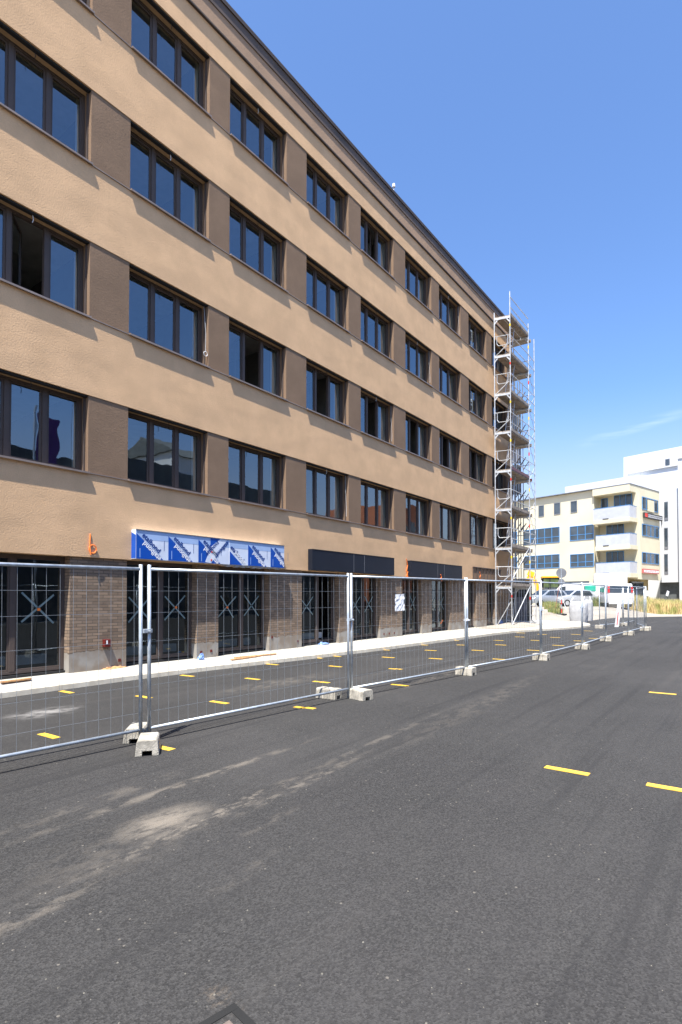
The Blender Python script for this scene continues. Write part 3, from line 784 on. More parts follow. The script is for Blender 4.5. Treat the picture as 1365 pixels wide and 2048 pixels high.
crumple(1003, 1250, .16, .22, M['bluefoil'], 'foil_scrap', 'small pale blue bundle at the foot of the scaffold', 'foil scrap', 3)
crumple(225, 1336, .28, .05, M['timber'], 'sand_spill', 'small orange sand spill at the foot of the widest brick pier', 'sand spill', 4)

# ------------------------------------------------------------------ scaffold round the far corner
SZ = .30
SC = thing('scaffold', (.6, 29, SZ), 'tall aluminium scaffold with ladders and guard rails at the far end of the building', 'scaffold')
def zl(i): return SZ + 1.888 * i
A_ = Vector((.32, 27.75)); B_ = Vector((1.12, 27.75))          # first frame, face on
C_ = Vector((.32, 30.75)); D_ = Vector((1.12, 30.75))
E_ = Vector((-.25, 31.6)); F_ = Vector((.55, 32.3))
NL = 8
def px2(p, z): return Vector((p.x, p.y, z))
A_ = atdep(993.5, 28.6); B_ = atdep(1021.5, 28.6)
A_ = Vector((.30, onX(993.5, 1230, .30).y)); B_ = Vector((1.03, onX(1021.5, 1230, 1.03).y))
yy_ = (A_.y + B_.y) / 2
A_ = Vector((.30, yy_ - .25)); B_ = Vector((1.03, yy_ + .25))
A_ = Vector((.30, onX(992.5, 1230, .30).y)); B_ = Vector((1.03, A_.y + .15))
D_ = Vector((B_.x, onX(1061, 1230, B_.x).y)); C_ = Vector((A_.x, D_.y - .15))
G_ = D_; H_ = Vector((.98, onX(1072.5, 1230, .98).y))
print('scaf', A_, B_, C_, D_, H_)
topz = zl(8) + .95
std = MB()
for p_, z1 in ((A_, zl(8) + .35), (B_, topz + .3), (C_, zl(8) + 1), (D_, zl(8) + .75), (H_, zl(8) + .35)):
    std.tube(px2(p_, SZ + .02), px2(p_, z1), .026, 8)
std.build('standard', M['alu'], SC)
BK = [atdep(x_, d_) for x_, d_ in ((1033, 31.5), (1038.5, 32.6), (1043, 31.8), (1048.5, 32.8))]
for q in BK:                                                      # standards of the rows along the gable
    s_ = MB(); s_.tube((q.x, q.y, SZ), (q.x, q.y, zl(7) + 1.0), .028, 6)
    for i in range(2, 8):
        s_.bar((q.x, q.y, zl(i) - .45), (q.x + .35, q.y - .1, zl(i) - .02), .04, .04)
    s_.build('standard', M['signback'], SC)  # shade put into the colour: darker grey than the front standards
for p_ in (A_, B_, C_, D_, H_):
    f_ = MB(); f_.box(p_.x - .075, p_.y - .075, SZ - .0, p_.x + .075, p_.y + .075, SZ + .012); f_.tube(px2(p_, SZ), px2(p_, SZ + .25), .017, 6); f_.build('base_plate', M['galv'], SC)
for i in range(1, NL + 1):
    z = zl(i)
    for a, b_ in ((A_, B_), (C_, D_)):
        fr = MB()
        fr.bar(px2(a, z), px2(b_, z), .05, .09)
        d = (b_ - a).normalized() * .17
        for p_, s_ in ((a, 1), (b_, -1)): fr.bar(Vector((p_.x, p_.y, z - .24)), Vector((p_.x + d.x * s_, p_.y + d.y * s_, z - .03)), .03, .05)
        fr.build('transom', M['alu'], SC)
    dk = MB()
    for q in (0, .5):
        a = A_ + (B_ - A_) * (q + .02); b_ = A_ + (B_ - A_) * (q + .48); e = C_ + (D_ - C_) * (q + .48); g_ = C_ + (D_ - C_) * (q + .02)
        for z0_, z1_ in ((z + .05, z + .10),):
            dk.add([px2(a, z0_), px2(b_, z0_), px2(e, z0_), px2(g_, z0_), px2(a, z1_), px2(b_, z1_), px2(e, z1_), px2(g_, z1_)],
                   [(0, 3, 2, 1), (4, 5, 6, 7), (0, 1, 5, 4), (1, 2, 6, 5), (2, 3, 7, 6), (3, 0, 4, 7)])
    if i > 1:
        dk.box(-4.6, D_.y + .01, z + .05, D_.x - .1, D_.y + .75, z + .10)
    dk.build('deck', M['deck'], SC)
    tb = MB(); tb.bar(px2(B_, z + .17), px2(D_, z + .17), .025, .14)
    if i > 1: tb.bar((D_.x - .1, D_.y + .77, z + .17), (-4.6, D_.y + .77, z + .17), .025, .14)
    tb.build('toe_board', M['redbox'] if i == 4 else M['deck'], SC)
    if i < NL or True:
        gr2 = MB()
        for h_ in (.5, 1.0):
            gr2.tube(px2(B_, z + h_), px2(D_, z + h_), .019, 6)
            if i > 1 and i < 8: gr2.tube((D_.x - .1, D_.y + .77, z + h_), (-4.6, D_.y + .77, z + h_), .019, 6)
            if i < 8: gr2.tube(px2(D_, z + h_), px2(H_, z + h_), .017, 6)
        gr2.build('guard_rail', M['alu'], SC)
# end frames with the U-shaped end guard and the zig-zag brace on the face turned to the street
for i in range(0, NL):
    z = zl(i)
    e_ = MB(); u_ = (B_ - A_); 
    def up_(t, h): q = A_ + u_ * t; return Vector((q.x, q.y, z + h))
    if i:
        e_.tube(up_(0, 1.02), up_(1, 1.02), .017, 6)
        e_.path([up_(.16, 1.0), up_(.16, .66), up_(.26, .55), up_(.76, .55), up_(.86, .66), up_(.86, 1.0)], .017, 6)
        e_.build('end_guard', M['alu'], SC)
    b2 = MB(); b2.tube(up_(.06, .05), up_(.94, .62 if i else 1.2), .021, 6)
    b2.build('brace', M['alu'], SC)
    # coloured couplers on the posts
    cc = MB(); p_ = B_; cc.tube(px2(p_, z + 1.42), px2(p_, z + 1.54), .032, 8); cc.build('coupler', M['red'] if i % 3 == 0 else M['yellowtag'], SC)
    cc = MB(); p_ = G_; cc.tube(px2(p_, z + 1.30), px2(p_, z + 1.46), .032, 8); cc.build('coupler', M['yellowtag'] if i % 2 else M['red'], SC)
    # lattice between the two thin outer posts
    if i < 7:
        lt = MB()
        for h_ in (0.0, .5, 1.0, 1.5): lt.tube(px2(G_, z + h_), px2(H_, z + h_), .012, 5)
        lt.tube(px2(G_, z + .0), px2(H_, z + .95), .010, 5); lt.tube(px2(H_, z + 1.0), px2(G_, z + 1.95), .010, 5); lt.build('lattice', M['alu'], SC)
# long raking struts down to the pavement
rk = MB(); rk.tube(px2(B_, SZ + .05), px2(G_, zl(1) + .1), .024, 8); rk.build('raking_strut', M['alu'], SC)
rk = MB(); rk.tube(px2(B_, zl(1) + .35), px2(G_, zl(2) + .3), .024, 8); rk.build('raking_strut', M['alu'], SC)
# ladder visible through the top bays
for i in range(0, NL, 1):
    ld = MB(); z = zl(i); y0 = A_.y + .8
    for q in (.50, .80): ld.tube((q, y0, z + .1), (q, y0 + .7, z + 2.1), .018, 6)
    for s_ in range(7): t = (s_ + .6) / 7.2; ld.tube((.5, y0 + .7 * t, z + .1 + 2 * t), (.8, y0 + .7 * t, z + .1 + 2 * t), .013, 5)
    ld.build('ladder', M['alu'], SC)
# debris netting on the upper gable lifts
for i in (5, 6, 4):
    nt = MB(); z = zl(i); qa = atdep(1026, 33.2); qb = atdep(1045, 33.2)
    for q in range(8):
        p0 = qa + (qb - qa) * (q / 8); p1 = qa + (qb - qa) * ((q + .78) / 8)
        nt.add([(p0.x, p0.y, z + .05), (p1.x, p1.y, z + .05), (p1.x, p1.y, z + 1.85), (p0.x, p0.y, z + 1.85), (p0.x, p0.y + .02, z + .05), (p1.x, p1.y + .02, z + .05), (p1.x, p1.y + .02, z + 1.85), (p0.x, p0.y + .02, z + 1.85)], [(0, 1, 2, 3), (7, 6, 5, 4), (0, 4, 5, 1), (1, 5, 6, 2), (2, 6, 7, 3), (3, 7, 4, 0)])
    nt.build('debris_net', M['hoardgrey'] if i % 2 else M['hoard'], SC)

# dark hoarding beyond the corner
HX = onplane(1064, 1200, Vector((0, 33, 0)), Vector((0, 1, 0))).x
hd = thing('site_hoarding', (-.4, 33, .25), 'dark sheet hoarding behind the foot of the scaffold', 'hoarding')
m_ = MB(); m_.box(-6, 33.0, .2, HX, 33.06, 2.75); m_.build('dark_sheet', M['hoard'], hd)
m_ = MB()
for q in range(18):
    if -5.86 + q * .38 < HX: m_.box(-5.9 + q * .38, 32.94, .2, -5.86 + q * .38, 32.995, 2.72)
m_.build('upright_rib', M['black'], hd)
m_ = MB(); m_.box(HX - .85, 32.90, .25, HX - .25, 32.935, 1.75); m_.build('grey_sheet', M['hoardgrey'], hd)
m_ = MB(); m_.box(-6, 32.88, 2.76, HX, 33.1, 2.84); m_.build('top_rail', M['galv'], hd)

# ------------------------------------------------------------------ mobile site fence
PLN, PHT = 3.50, 2.00
def fence_proto():
    t = thing('site_fence', (0, 0, 0), 'x', 'site fence', None, True)
    m_ = MB(); r = .021
    m_.tube((0, 0, 0), (0, 0, PHT), r, 10); m_.tube((PLN, 0, 0), (PLN, 0, PHT), r, 10)
    m_.tube((0, 0, .13), (PLN, 0, .13), r * .85, 10); m_.tube((0, 0, PHT - .05), (PLN, 0, PHT - .05), r * .85, 10)
    m_.build('tube_frame', M['galv'], t, smooth=True)
    m_ = MB(); rw = .0018; k = 0; x = .12
    while x < PLN - .05:
        b1 = .006 * math.sin(x * 3.1); m_.tube((x, b1 * .5, .12), (x, b1, 1.0), rw, 4, cap=False); m_.tube((x, b1, 1.0), (x, .0, PHT - .045), rw, 4, cap=False); x += .132
    for z in (.32, .62, 1.12, 1.45, 1.70): m_.tube((0, .004, z), (PLN, .004, z + .003), .0020, 4, cap=False)
    m_.build('wire_mesh', M['galvdull'], t)
    return t
FJ = [Vector((4.52, .15)), Vector((4.868, 3.76)), Vector((5.16, 7.33)), Vector((5.60, 10.88)), Vector((6.05, 14.42)), Vector((6.20, 17.99)), Vector((6.15, 21.57)), Vector((6.29, 25.15)), Vector((6.36, 28.73))]
labs = ['wire fence panel at the left edge of the picture, nearest the camera', 'whole wire fence panel in front of the film wrapped board', 'wire fence panel carrying the crumpled notice',
        'fence panel just left of the scaffold foot', 'fence panel to the right of the scaffold foot', 'fence panel in front of the white bulk bag',
        'fence panel in front of the parked white van', 'last but one fence panel of the row', 'last fence panel of the row by the dry grass']
protoF = None; FG = 'wire mesh site fence panels standing in a row along the road'
feet = []
for i in range(len(FJ) - 1):
    a, b_ = FJ[i], FJ[i + 1]
    d = (b_ - a); L = d.length; e = d.normalized()
    st = a + e * ((L - PLN) / 2 + (0.0))
    za, zb = gz(a.x, a.y) + .03, gz(b_.x, b_.y) + .03
    if protoF is None: protoF = fence_proto(); o = protoF
    else: o = clone(protoF, (0, 0, 0), 0, '')
    o.location = (st.x, st.y, za); o.rotation_euler = (0, -math.asin((zb - za) / L), math.atan2(e.y, e.x))
    o['label'] = labs[i]; o['group'] = FG
# lean the near panel post a touch, as in the photo
# second, shorter run behind
RJ = [(atdep(1199, 27.2), atdep(1243, 29.6)), (atdep(1247, 29.7), atdep(1268, 32.6)), (atdep(1292, 25.8), atdep(1274, 29.0))]
rl = ['rear wire fence panel left of the leaning red and white board', 'rear wire fence panel right of the leaning red and white board', 'fence panel turned away at the far end of the fence row']
for (a, b_), lb in zip(RJ, rl):
    a = Vector((a.x, a.y)); b_ = Vector((b_.x, b_.y)); e = (b_ - a).normalized()
    o = clone(protoF, (a.x, a.y, gz(a.x, a.y) + .03), math.atan2(e.y, e.x), lb, 'wire mesh fence panels of the rear run')
    feet.append((a, math.atan2(e.y, e.x)))
# clamps
for i in range(1, len(FJ) - 0):
    if i >= len(FJ) - 0: break
    p_ = FJ[i]; z = gz(p_.x, p_.y)
    if i > 5: continue
    m_ = MB(); h_ = 1.25 if i != 3 else 1.12
    m_.box(p_.x - .035, p_.y - .055, z + h_, p_.x + .035, p_.y + .055, z + h_ + .045); m_.tube((p_.x - .07, p_.y, z + h_ + .022), (p_.x + .08, p_.y, z + h_ + .022), .008, 6)
    o = m_.build('fence_clamp', M['galv'] if i != 3 else M['white'], org=(p_.x, p_.y, z + h_), bevel=.004)
    tag(o, ['', 'steel clamp joining the two nearest fence posts', 'steel clamp at the second fence joint from the left', 'white clamp at the third fence joint from the left', 'steel clamp at the fence joint right of the scaffold', 'steel clamp at the fence joint by the bulk bag'][i], 'clamp', 'clamps joining the fence panels')
# concrete feet
def foot_mesh():
    t = thing('concrete_block', (0, 0, 0), 'x', 'fence foot', None, True)
    m_ = MB(); Lh, Wh, H = .30, .12, .155
    # three lobes along the length, each an inverted U with a tunnel
    for x0, x1 in ((-Lh, -.125), (-.115, .115), (.125, Lh)):
        prof = [(-Wh, 0), (-Wh + .015, H - .02), (-Wh + .03, H), (Wh - .03, H), (Wh - .015, H - .02), (Wh, 0), (Wh - .07, 0), (Wh - .07, .05), (-Wh + .07, .05), (-Wh + .07, 0)]
        Mx = Matrix(((0, 0, 1, x0), (1, 0, 0, 0), (0, 1, 0, 0), (0, 0, 0, 1)))
        m_.extr(prof, Mx, x1 - x0)
    m_.build('concrete_body', M['foot'], t, bevel=.007)
    m_ = MB(); m_.box(-.127, -Wh + .035, .055, .127, Wh - .035, H - .012)
    for px_, py_ in ((0, .05), (0, -.05), (.22, 0), (-.22, 0)): m_.tube((px_, py_, H + .0005), (px_, py_, H + .0015), .022, 10)
    m_.build('socket_core', M['concrete'], t)
    return t
proto = foot_mesh(); first = True
spots = []
J = FJ[1]; Pa = onG(297, 1503); Pb = onG(268, 1487); spots += [(Pa.x, Pa.y, R(-38), 'notched concrete foot under the nearest pair of fence posts'), (Pb.x - .12, Pb.y + .12, R(-44), 'concrete foot lying just behind the nearest fence foot')]
J = FJ[2]; spots += [(J.x + .16, J.y + .05, R(-12), 'concrete foot under the second fence joint, pale on top'), (J.x - .30, J.y - .17, R(5), 'weathered concrete foot behind the second fence joint')]
J = FJ[3]; spots += [(J.x - .02, J.y, R(-2), 'long grooved concrete foot under the third fence joint')]
nm = ['concrete foot at the fence joint right of the scaffold', 'concrete foot at the fence joint by the bulk bag', 'concrete foot at the fence joint in front of the white van', 'concrete foot at the last but one fence joint', 'concrete foot under the last post of the fence row']
for i, q in enumerate(FJ[4:]): spots.append((q.x, q.y, R(random.uniform(-10, 10)), nm[i]))
for i, (q, a) in enumerate(feet): spots.append((q.x, q.y, a + R(90), ['concrete foot of the rear fence run, left one', 'concrete foot of the rear fence run, right one', 'concrete foot of the fence panel that is turned away'][i]))
b2_ = atdep(1245, 29.6); spots.append((b2_.x, b2_.y, R(120), 'concrete foot between the two rear fence panels'))
for x, y, rz, lb in spots:
    if first: o = proto; first = False; o.location = (x, y, gz(x, y)); o.rotation_euler = (0, 0, rz); o['label'] = lb; o['group'] = 'concrete feet of the site fence'
    else: o = clone(proto, (x, y, gz(x, y)), rz, lb, 'concrete feet of the site fence')
    if 'nearest' in lb: o.scale = (.62, 1.0, 1.05)

# notice fixed to the third panel
nb = MB(); a, b_ = FJ[2], FJ[3]; e = (b_ - a).normalized(); nrm2 = Vector((e.y, -e.x))
P = onplane(799, 1205, Vector((a.x, a.y, 0)), Vector((nrm2.x, nrm2.y, 0)))
N_ = 7; w_, h_ = .27, .30; rr = random.Random(9)
g3 = [[None] * (N_ + 1) for _ in range(N_ + 1)]
for i in range(N_ + 1):
    for j in range(N_ + 1):
        s_ = (i / N_ - .5) * w_; t_ = (j / N_ - .5) * h_
        g3[i][j] = Vector((P.x + e.x * s_ + nrm2.x * (.012 + rr.uniform(-.005, .005)), P.y + e.y * s_ + nrm2.y * (.012 + rr.uniform(-.005, .005)), P.z + t_ + s_ * .05))
for i in range(N_):
    for j in range(N_): nb.quad(g3[i][j], g3[i + 1][j], g3[i + 1][j + 1], g3[i][j + 1])
tag(nb.build('paper_notice', M['white'], org=(P.x, P.y, P.z - .15)), 'crumpled white plastic notice fixed to the third fence panel', 'notice')

# ------------------------------------------------------------------ yellow marking tapes on the asphalt
T = [(98, 1472), (133.5, 1384.2), (288, 1394), (322, 1495), (375, 1351.8), (439, 1405), (505.5, 1358), (545, 1329), (600, 1415), (620, 1416.4), (643, 1364.3), (671, 1333), (671, 1312.5), (634, 1316), (786, 1338),
     (797, 1338.3), (777, 1315), (769, 1300), (801, 1370.6), (846, 1290), (862, 1301), (872, 1317.5), (918, 1290), (929, 1290.4), (956, 1301), (909, 1281), (997.5, 1281), (1002, 1290), (1000, 1318.7), (1040, 1274),
     (1042, 1266), (1072.6, 1281), (1066.7, 1300.8), (1085, 1269), (1111, 1275), (1152, 1269), (1177, 1262), (1117, 1291), (1159, 1282), (1205, 1256), (1189, 1277), (1134, 1541.5), (1346.5, 1578), (1325.5, 1386.8)]
tmesh = None
spec = {0: 'yellow tape strip behind the nearest fence panel, close to the left edge', 3: 'yellow tape strip half hidden behind the nearest concrete foot', 1: 'yellow tape strip beside the kerb below the nearest shop window',
        2: 'yellow tape strip seen through the nearest pair of fence posts', 41: 'yellow tape strip alone on the open road, the large whole one', 42: 'yellow tape strip cut off by the right edge of the picture', 43: 'yellow tape strip on the open road, the farther small one',
        8: 'left one of two yellow strips end to end under the second fence panel', 9: 'right one of two yellow strips end to end under the second fence panel', 18: 'yellow tape strip under the bottom rail of the third fence panel',
        5: 'yellow tape strip in the middle of the second fence panel, lowest whole one', 4: 'yellow tape strip near the kerb, left part of the second fence panel', 28: 'yellow tape strip lowest behind the fourth fence panel', 32: 'yellow tape strip left of the post right of the scaffold',
        6: 'yellow tape strip in the second panel, right of and beyond the lowest one', 7: 'yellow tape strip close to the kerb, below the film wrapped board', 10: 'yellow tape strip left of and nearer than the second pair of posts'}
rt = random.Random(5)
def zone(x): return 'left of the second fence joint' if x < 700 else 'behind the third fence' if x < 940 else 'behind the fourth fence' if x < 1090 else 'before the road bend'
def rowof(i):
    P = onG(*T[i]); q = P.x
    return 'nearest the kerb' if q < 2.4 else 'in mid lane' if q < 3.9 else 'nearest the fence'
grp_ = {}
for i in range(len(T)):
    if i not in spec: grp_.setdefault((zone(T[i][0]), rowof(i)), []).append(i)
ords = ['first', 'second', 'third', 'fourth', 'fifth', 'sixth', 'seventh']
for (z_, r_), ids in grp_.items():
    ids.sort(key=lambda i: T[i][0])
    for n_, i in enumerate(ids): spec[i] = ('%s yellow strip from the left %s, %s' % (ords[n_], r_, z_)) if len(ids) > 1 else 'only yellow strip %s, %s' % (r_, z_)
for i, (x, y) in enumerate(T):
    P = onG(x, y)
    L_ = .40 if i not in (8, 9, 14, 15, 22, 23) else .20
    if i < 41: L_ *= .93
    m_ = MB(); W_ = .092
    nseg = 6; top = []; 
    for s_ in range(nseg + 1):
        q = (s_ / nseg - .5) * L_ * .5 * 2; wv = rt.uniform(-.0015, .0015)
        top.append((q, W_ / 2 + wv, -W_ / 2 + wv))
    vs = [(q, a, .0045) for q, a, b_ in top] + [(q, b_, .0045) for q, a, b_ in top] + [(q, a, 0) for q, a, b_ in top] + [(q, b_, 0) for q, a, b_ in top]
    k = nseg + 1
    fs = [(j, j + 1, k + j + 1, k + j) for j in range(nseg)] + [(j, 2 * k + j, 2 * k + j + 1, j + 1) for j in range(nseg)] + [(k + j, k + j + 1, 3 * k + j + 1, 3 * k + j) for j in range(nseg)] + [(0, k, 3 * k, 2 * k), (nseg, 2 * k + nseg, 3 * k + nseg, k + nseg)]
    m_.add(vs, fs); o = m_.build('marking_tape', M['tape'])
    o.location = (P.x, P.y, gz(P.x, P.y) + .0005); o.rotation_euler = (0, 0, R(rt.uniform(-3, 3)) + (R(2) if i < 41 else R(-1)))
    lb = spec[i]
    tag(o, lb, 'marking tape', 'yellow tape strips stuck on the new asphalt')

# drain cover cut by the lower edge
c0 = onZ(469, 2012, 0); c1 = onZ(408, 2048, 0); c2 = onZ(530, 2048, 0)
e1 = (c1 - c0).normalized(); e2 = (c2 - c0); e2 = (e2 - e1 * e2.dot(e1)).normalized(); S_ = .62
dc = thing('drain_cover', (c0 + (e1 + e2) * S_ / 2), 'iron framed cover with stone filling at the bottom edge of the picture', 'manhole cover')
def loc_(a, b_, z): q = c0 + e1 * a + e2 * b_; return (q.x, q.y, z)
m_ = MB()
def lbox(mb, a0, b0, a1, b1, z0, z1):
    vs = [loc_(a0, b0, z0), loc_(a1, b0, z0), loc_(a1, b1, z0), loc_(a0, b1, z0), loc_(a0, b0, z1), loc_(a1, b0, z1), loc_(a1, b1, z1), loc_(a0, b1, z1)]
    mb.add(vs, [(0, 3, 2, 1), (4, 5, 6, 7), (0, 1, 5, 4), (1, 2, 6, 5), (2, 3, 7, 6), (3, 0, 4, 7)])
for q in ((0, 0, S_, .035), (0, S_ - .035, S_, S_), (0, .036, .035, S_ - .036), (S_ - .035, .036, S_, S_ - .036)): lbox(m_, *q, .001, .014)
m_.build('iron_frame', M['tyre'], dc)
m_ = MB(); lbox(m_, .037, .037, S_ - .037, S_ - .037, .0005, .004); m_.build('bed', M['tyre'], dc)
m_ = MB(); rr = random.Random(2)
for i in range(9):
    for j in range(9):
        a, b_ = .06 + i * .056, .06 + j * .056
        lbox(m_, a + rr.uniform(0, .004), b_ + rr.uniform(0, .004), a + .045, b_ + .045, .0065, .011 + rr.uniform(0, .003))
m_.build('stone_setts', plain('sett_stone', (.13, .10, .085), .9, 0, .3, 30), dc)

# small stones and crumbs scattered on the road
rs = random.Random(21); m_ = MB()
for _ in range(420):
    dep = 2.0 + rs.random() ** 1.6 * 14; px_ = rs.uniform(-60, 1420); q = atdep(px_, dep)
    if q.x < 1.4: continue
    s_ = rs.uniform(.002, .006) * (1 + dep * .03); z = gz(q.x, q.y)
    a_ = rs.random() * 6.28
    vs = [(q.x + math.cos(a_ + t) * s_ * rs.uniform(.7, 1.3), q.y + math.sin(a_ + t) * s_ * rs.uniform(.7, 1.3), z) for t in (0, 1.6, 3.1, 4.7)]
    vs.append((q.x, q.y, z + s_ * .9)); m_.add(vs, [(0, 1, 4), (1, 2, 4), (2, 3, 4), (3, 0, 4)])
tag(m_.build('loose_grit', plain('grit', (.13, .12, .10), .9, 0, .4, 40)), 'fine pale grit scattered over the asphalt', 'grit', kind='stuff')

# ------------------------------------------------------------------ cream building with balconies
UD = Vector((-.969, .246, 0)).normalized(); VD = Vector((.246, .969, 0)).normalized()
YC = atdep(1262.6, 57.0, 0)
BZ = .55
yb = thing('balcony_apartment_building', (YC.x, YC.y, BZ), 'cream four-storey building with corner balconies and blue window frames', 'building')
def c7(x, y): return (x / 3.957 + 1020, y / 3.957 + 860)
def uz(x, y, v_=0.):
    P = onplane(*c7(x, y), YC + VD * v_, VD); return (P - YC).dot(UD), P.z
def vz(x, y, u_=0.):
    P = onplane(*c7(x, y), YC + UD * u_, UD); return (P - YC).dot(VD), P.z
def ubox(mb, u0, v0, z0, u1, v1, z1):
    vs = []
    for z in (z0, z1):
        for u, v_ in ((u0, v0), (u1, v0), (u1, v1), (u0, v1)): q = YC + UD * u + VD * v_; vs.append((q.x, q.y, z))
    mb.add(vs, [(0, 3, 2, 1), (4, 5, 6, 7), (0, 1, 5, 4), (1, 2, 6, 5), (2, 3, 7, 6), (3, 0, 4, 7)])
ROOF = uz(960, 425)[1]; UB = uz(655, 600)[0]; ZG = uz(800, 1175)[1]; VE = 7.3
CZ = uz(960, 480)[1]                                           # underside of the roof band
w_ = MB()
ubox(w_, .25, 1.55, ZG, UB + .3, VE, ROOF - .25)                   # recessed core behind the balconies
ubox(w_, UB, .3, BZ - .6, 26, VE, ROOF)                             # long wing
w_.build('wall', M['cream'], yb)
w_ = MB(); ubox(w_, .02, .0, CZ, UB - .005, VE + .02, ROOF + .02); w_.build('roof_band', M['cream'], yb)
w_ = MB(); ubox(w_, -.02, -.02, ROOF + .021, 26, VE + .04, ROOF + .10); w_.build('roof_edge', M['signback'], yb)
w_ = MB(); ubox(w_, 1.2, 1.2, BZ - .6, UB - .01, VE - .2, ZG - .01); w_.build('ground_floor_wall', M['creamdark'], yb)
# projecting right side wall with windows
w_ = MB(); ubox(w_, .0, 1.72, ZG - .1, .24, VE, CZ - .004); w_.build('side_wall', M['cream'], yb)
w_ = MB(); ubox(w_, -.35, 1.45, ZG - .1, .3, 1.71, CZ - .004); w_.build('corner_fin', M['cream'], yb)
def fwin(u0, z0, u1, z1, v_, n_, fr=M['bluefr'], ax='u', transom=False):
    """far window on the left face (ax u) or right face (ax v): frame > panes"""
    t = .07; f_ = MB(); g_ = MB()
    def bx(mb, a0, c0_, a1, c1_, d0, d1):
        if ax == 'u': ubox(mb, a0, v_ - d1, c0_, a1, v_ - d0, c1_)
        else: ubox(mb, v_ - d1, a0, c0_, v_ - d0, a1, c1_)
    bx(f_, u0, z0, u1, z0 + t, .004, .05); bx(f_, u0, z1 - t, u1, z1, .004, .05)
    for i in range(n_ + 1): a = u0 + (u1 - u0 - t) * i / n_; bx(f_, a, z0 + t, a + t, z1 - t, .004, .05)
    if transom: bx(f_, u0 + t, z0 + (z1 - z0) * .36, u1 - t, z0 + (z1 - z0) * .36 + .06, .004, .045)
    o = f_.build('window', fr, yb)
    bx(g_, u0 + .02, z0 + .02, u1 - .02, z1 - .02, .002, .02); g_.build('pane', M['farglass'], o)
for x0, y0, x1, y1 in ((482, 565, 535, 650), (350, 580, 402, 665), (228, 600, 273, 683), (108, 618, 148, 690)):
    u1_, zt = uz(x0, (y0 + y0) / 2, .3); u0_, zb_ = uz(x1, y1, .3); fwin(u0_, zb_, u1_, zt, .3, 1, M['signback'])
for x0, y0, x1, y1 in ((475, 765, 680, 862), (110, 795, 395, 888), (478, 985, 680, 1080), (110, 1000, 395, 1090), (0, 810, 60, 895), (0, 1010, 60, 1095)):
    u1_, zt = uz(x0, y0, .3); u0_, _ = uz(x1, y0, .3); _, zb_ = uz(x1, y1, .3)
    u0_ = max(u0_, UB + .05); fwin(u0_, zb_, u1_, zt, .3, 3 if x1 - x0 < 220 else 5, transom=True)
# balcony doors in the recess
for x0, y0, x1, y1 in ((825, 520, 970, 600), (765, 740, 905, 830), (765, 965, 905, 1060), (725, 545, 778, 605)):
    u1_, zt = uz(x0, y0, 1.55); u0_, zb_ = uz(x1, y1, 1.55); fwin(max(u0_, .3), zb_ - .5, u1_, zt, 1.55, 3 if x0 != 725 else 1)
for (x0, y0, x1, y1) in ((660, 612, 960, 692), (680, 835, 965, 912), (680, 1062, 968, 1138)):
    ul = uz(x0, y0, -.25)[0]; zt = uz(x1, y0 - 20, -.25)[1]; zb_ = uz(x1, y1 - 6, -.25)[1]
    b_ = MB(); ubox(b_, -.05, -.25, zb_, ul, -.18, zt); ubox(b_, -.05, -.18, zb_, .02, 1.44, zt); o = b_.build('balcony', M['balc'], yb)
    s_ = MB(); ubox(s_, -.06, -.26, zt + .005, ul, -.17, zt + .06); ubox(s_, -.06, -.17, zt + .005, .03, 1.42, zt + .06); s_.build('hand_rail', M['bluefr'], o)
    s_ = MB(); ubox(s_, -.10, -.30, zb_ - .42, ul + .05, 1.54, zb_ - .004); s_.build('balcony_slab', M['cream'], o)
    s_ = MB(); ubox(s_, .9 + 1.2, -.31, zb_ - .02, 1.5 + 1.2, -.255, zb_ + .1); s_.build('drain_box', M['hoard'], o)
for x0, y0, x1, y1, n_ in ((1042, 525, 1172, 640, 4), (1042, 740, 1180, 850, 4), (1042, 965, 1180, 1068, 4)):
    v0_, zt = vz(x0, y0); v1_, _ = vz(x1, y1); zb_ = vz(x0, y1 - 15)[1]
    fwin(v0_ + .1, zb_, min(v1_, VE - .1), zt, 0., n_, ax='v')
bl = MB(); v0_, zt = vz(1085, 560); v1_, zb_ = vz(1135, 655); ubox(bl, -.12, v0_, zb_, -.055, v1_, zt + .1); bl.build('infill_panel', M['cream'], yb)
# company boards, their lettering too small to read
def board(x0, y0, x1, y1, mats, lab, dark):
    v0_, zt = vz(x0, y0); v1_, _ = vz(x1, y1); zb_ = vz(x0, y1 - 22)[1]
    q = YC + VD * v0_
    t = thing('company_board', (q.x, q.y, zb_), lab, 'sign board')
    b_ = MB(); ubox(b_, -.22, v0_, zb_, -.06, v1_, zt); b_.build('board', mats[0], t)
    rr = random.Random(int(x0 + y0)); b_ = MB(); a = v0_ + .9
    if dark:
        r_ = MB(); ubox(r_, -.235, v0_ + .1, zb_ + .08, -.221, v0_ + .75, zt - .08); r_.build('red_emblem', M['red'], t)
    else: a = v0_ + .15
    for row in (0, 1):
        a2 = a
        while a2 < v1_ - .15:
            wd = rr.uniform(.08, .25); h0 = zb_ + .1 + (zt - zb_ - .2) * (.52 if row else 0); h1 = h0 + (zt - zb_ - .2) * .38
            ubox(b_, -.235, a2, h0, -.221, a2 + wd, h1); a2 += wd + rr.uniform(.05, .12)
    b_.build('lettering', mats[1], t)
board(1050, 652, 1192, 715, (M['hoard'], M['balc']), 'dark company board with a red emblem on the cream building', True)
board(1040, 1098, 1165, 1155, (plain('faded_red_board', (.50, .13, .12), .6), M['white']), 'red company board low on the cream building', False)
w_ = MB(); ubox(w_, .9, 2.3, BZ - .2, 1.19, 5.2, ZG - .3); w_.build('shop_front', M['farglass'], yb)
w_ = MB(); ubox(w_, UB + .6, .24, ZG - 1.5, UB + 6, .295, ZG - .2); w_.build('ground_floor_window', M['farglass'], yb)

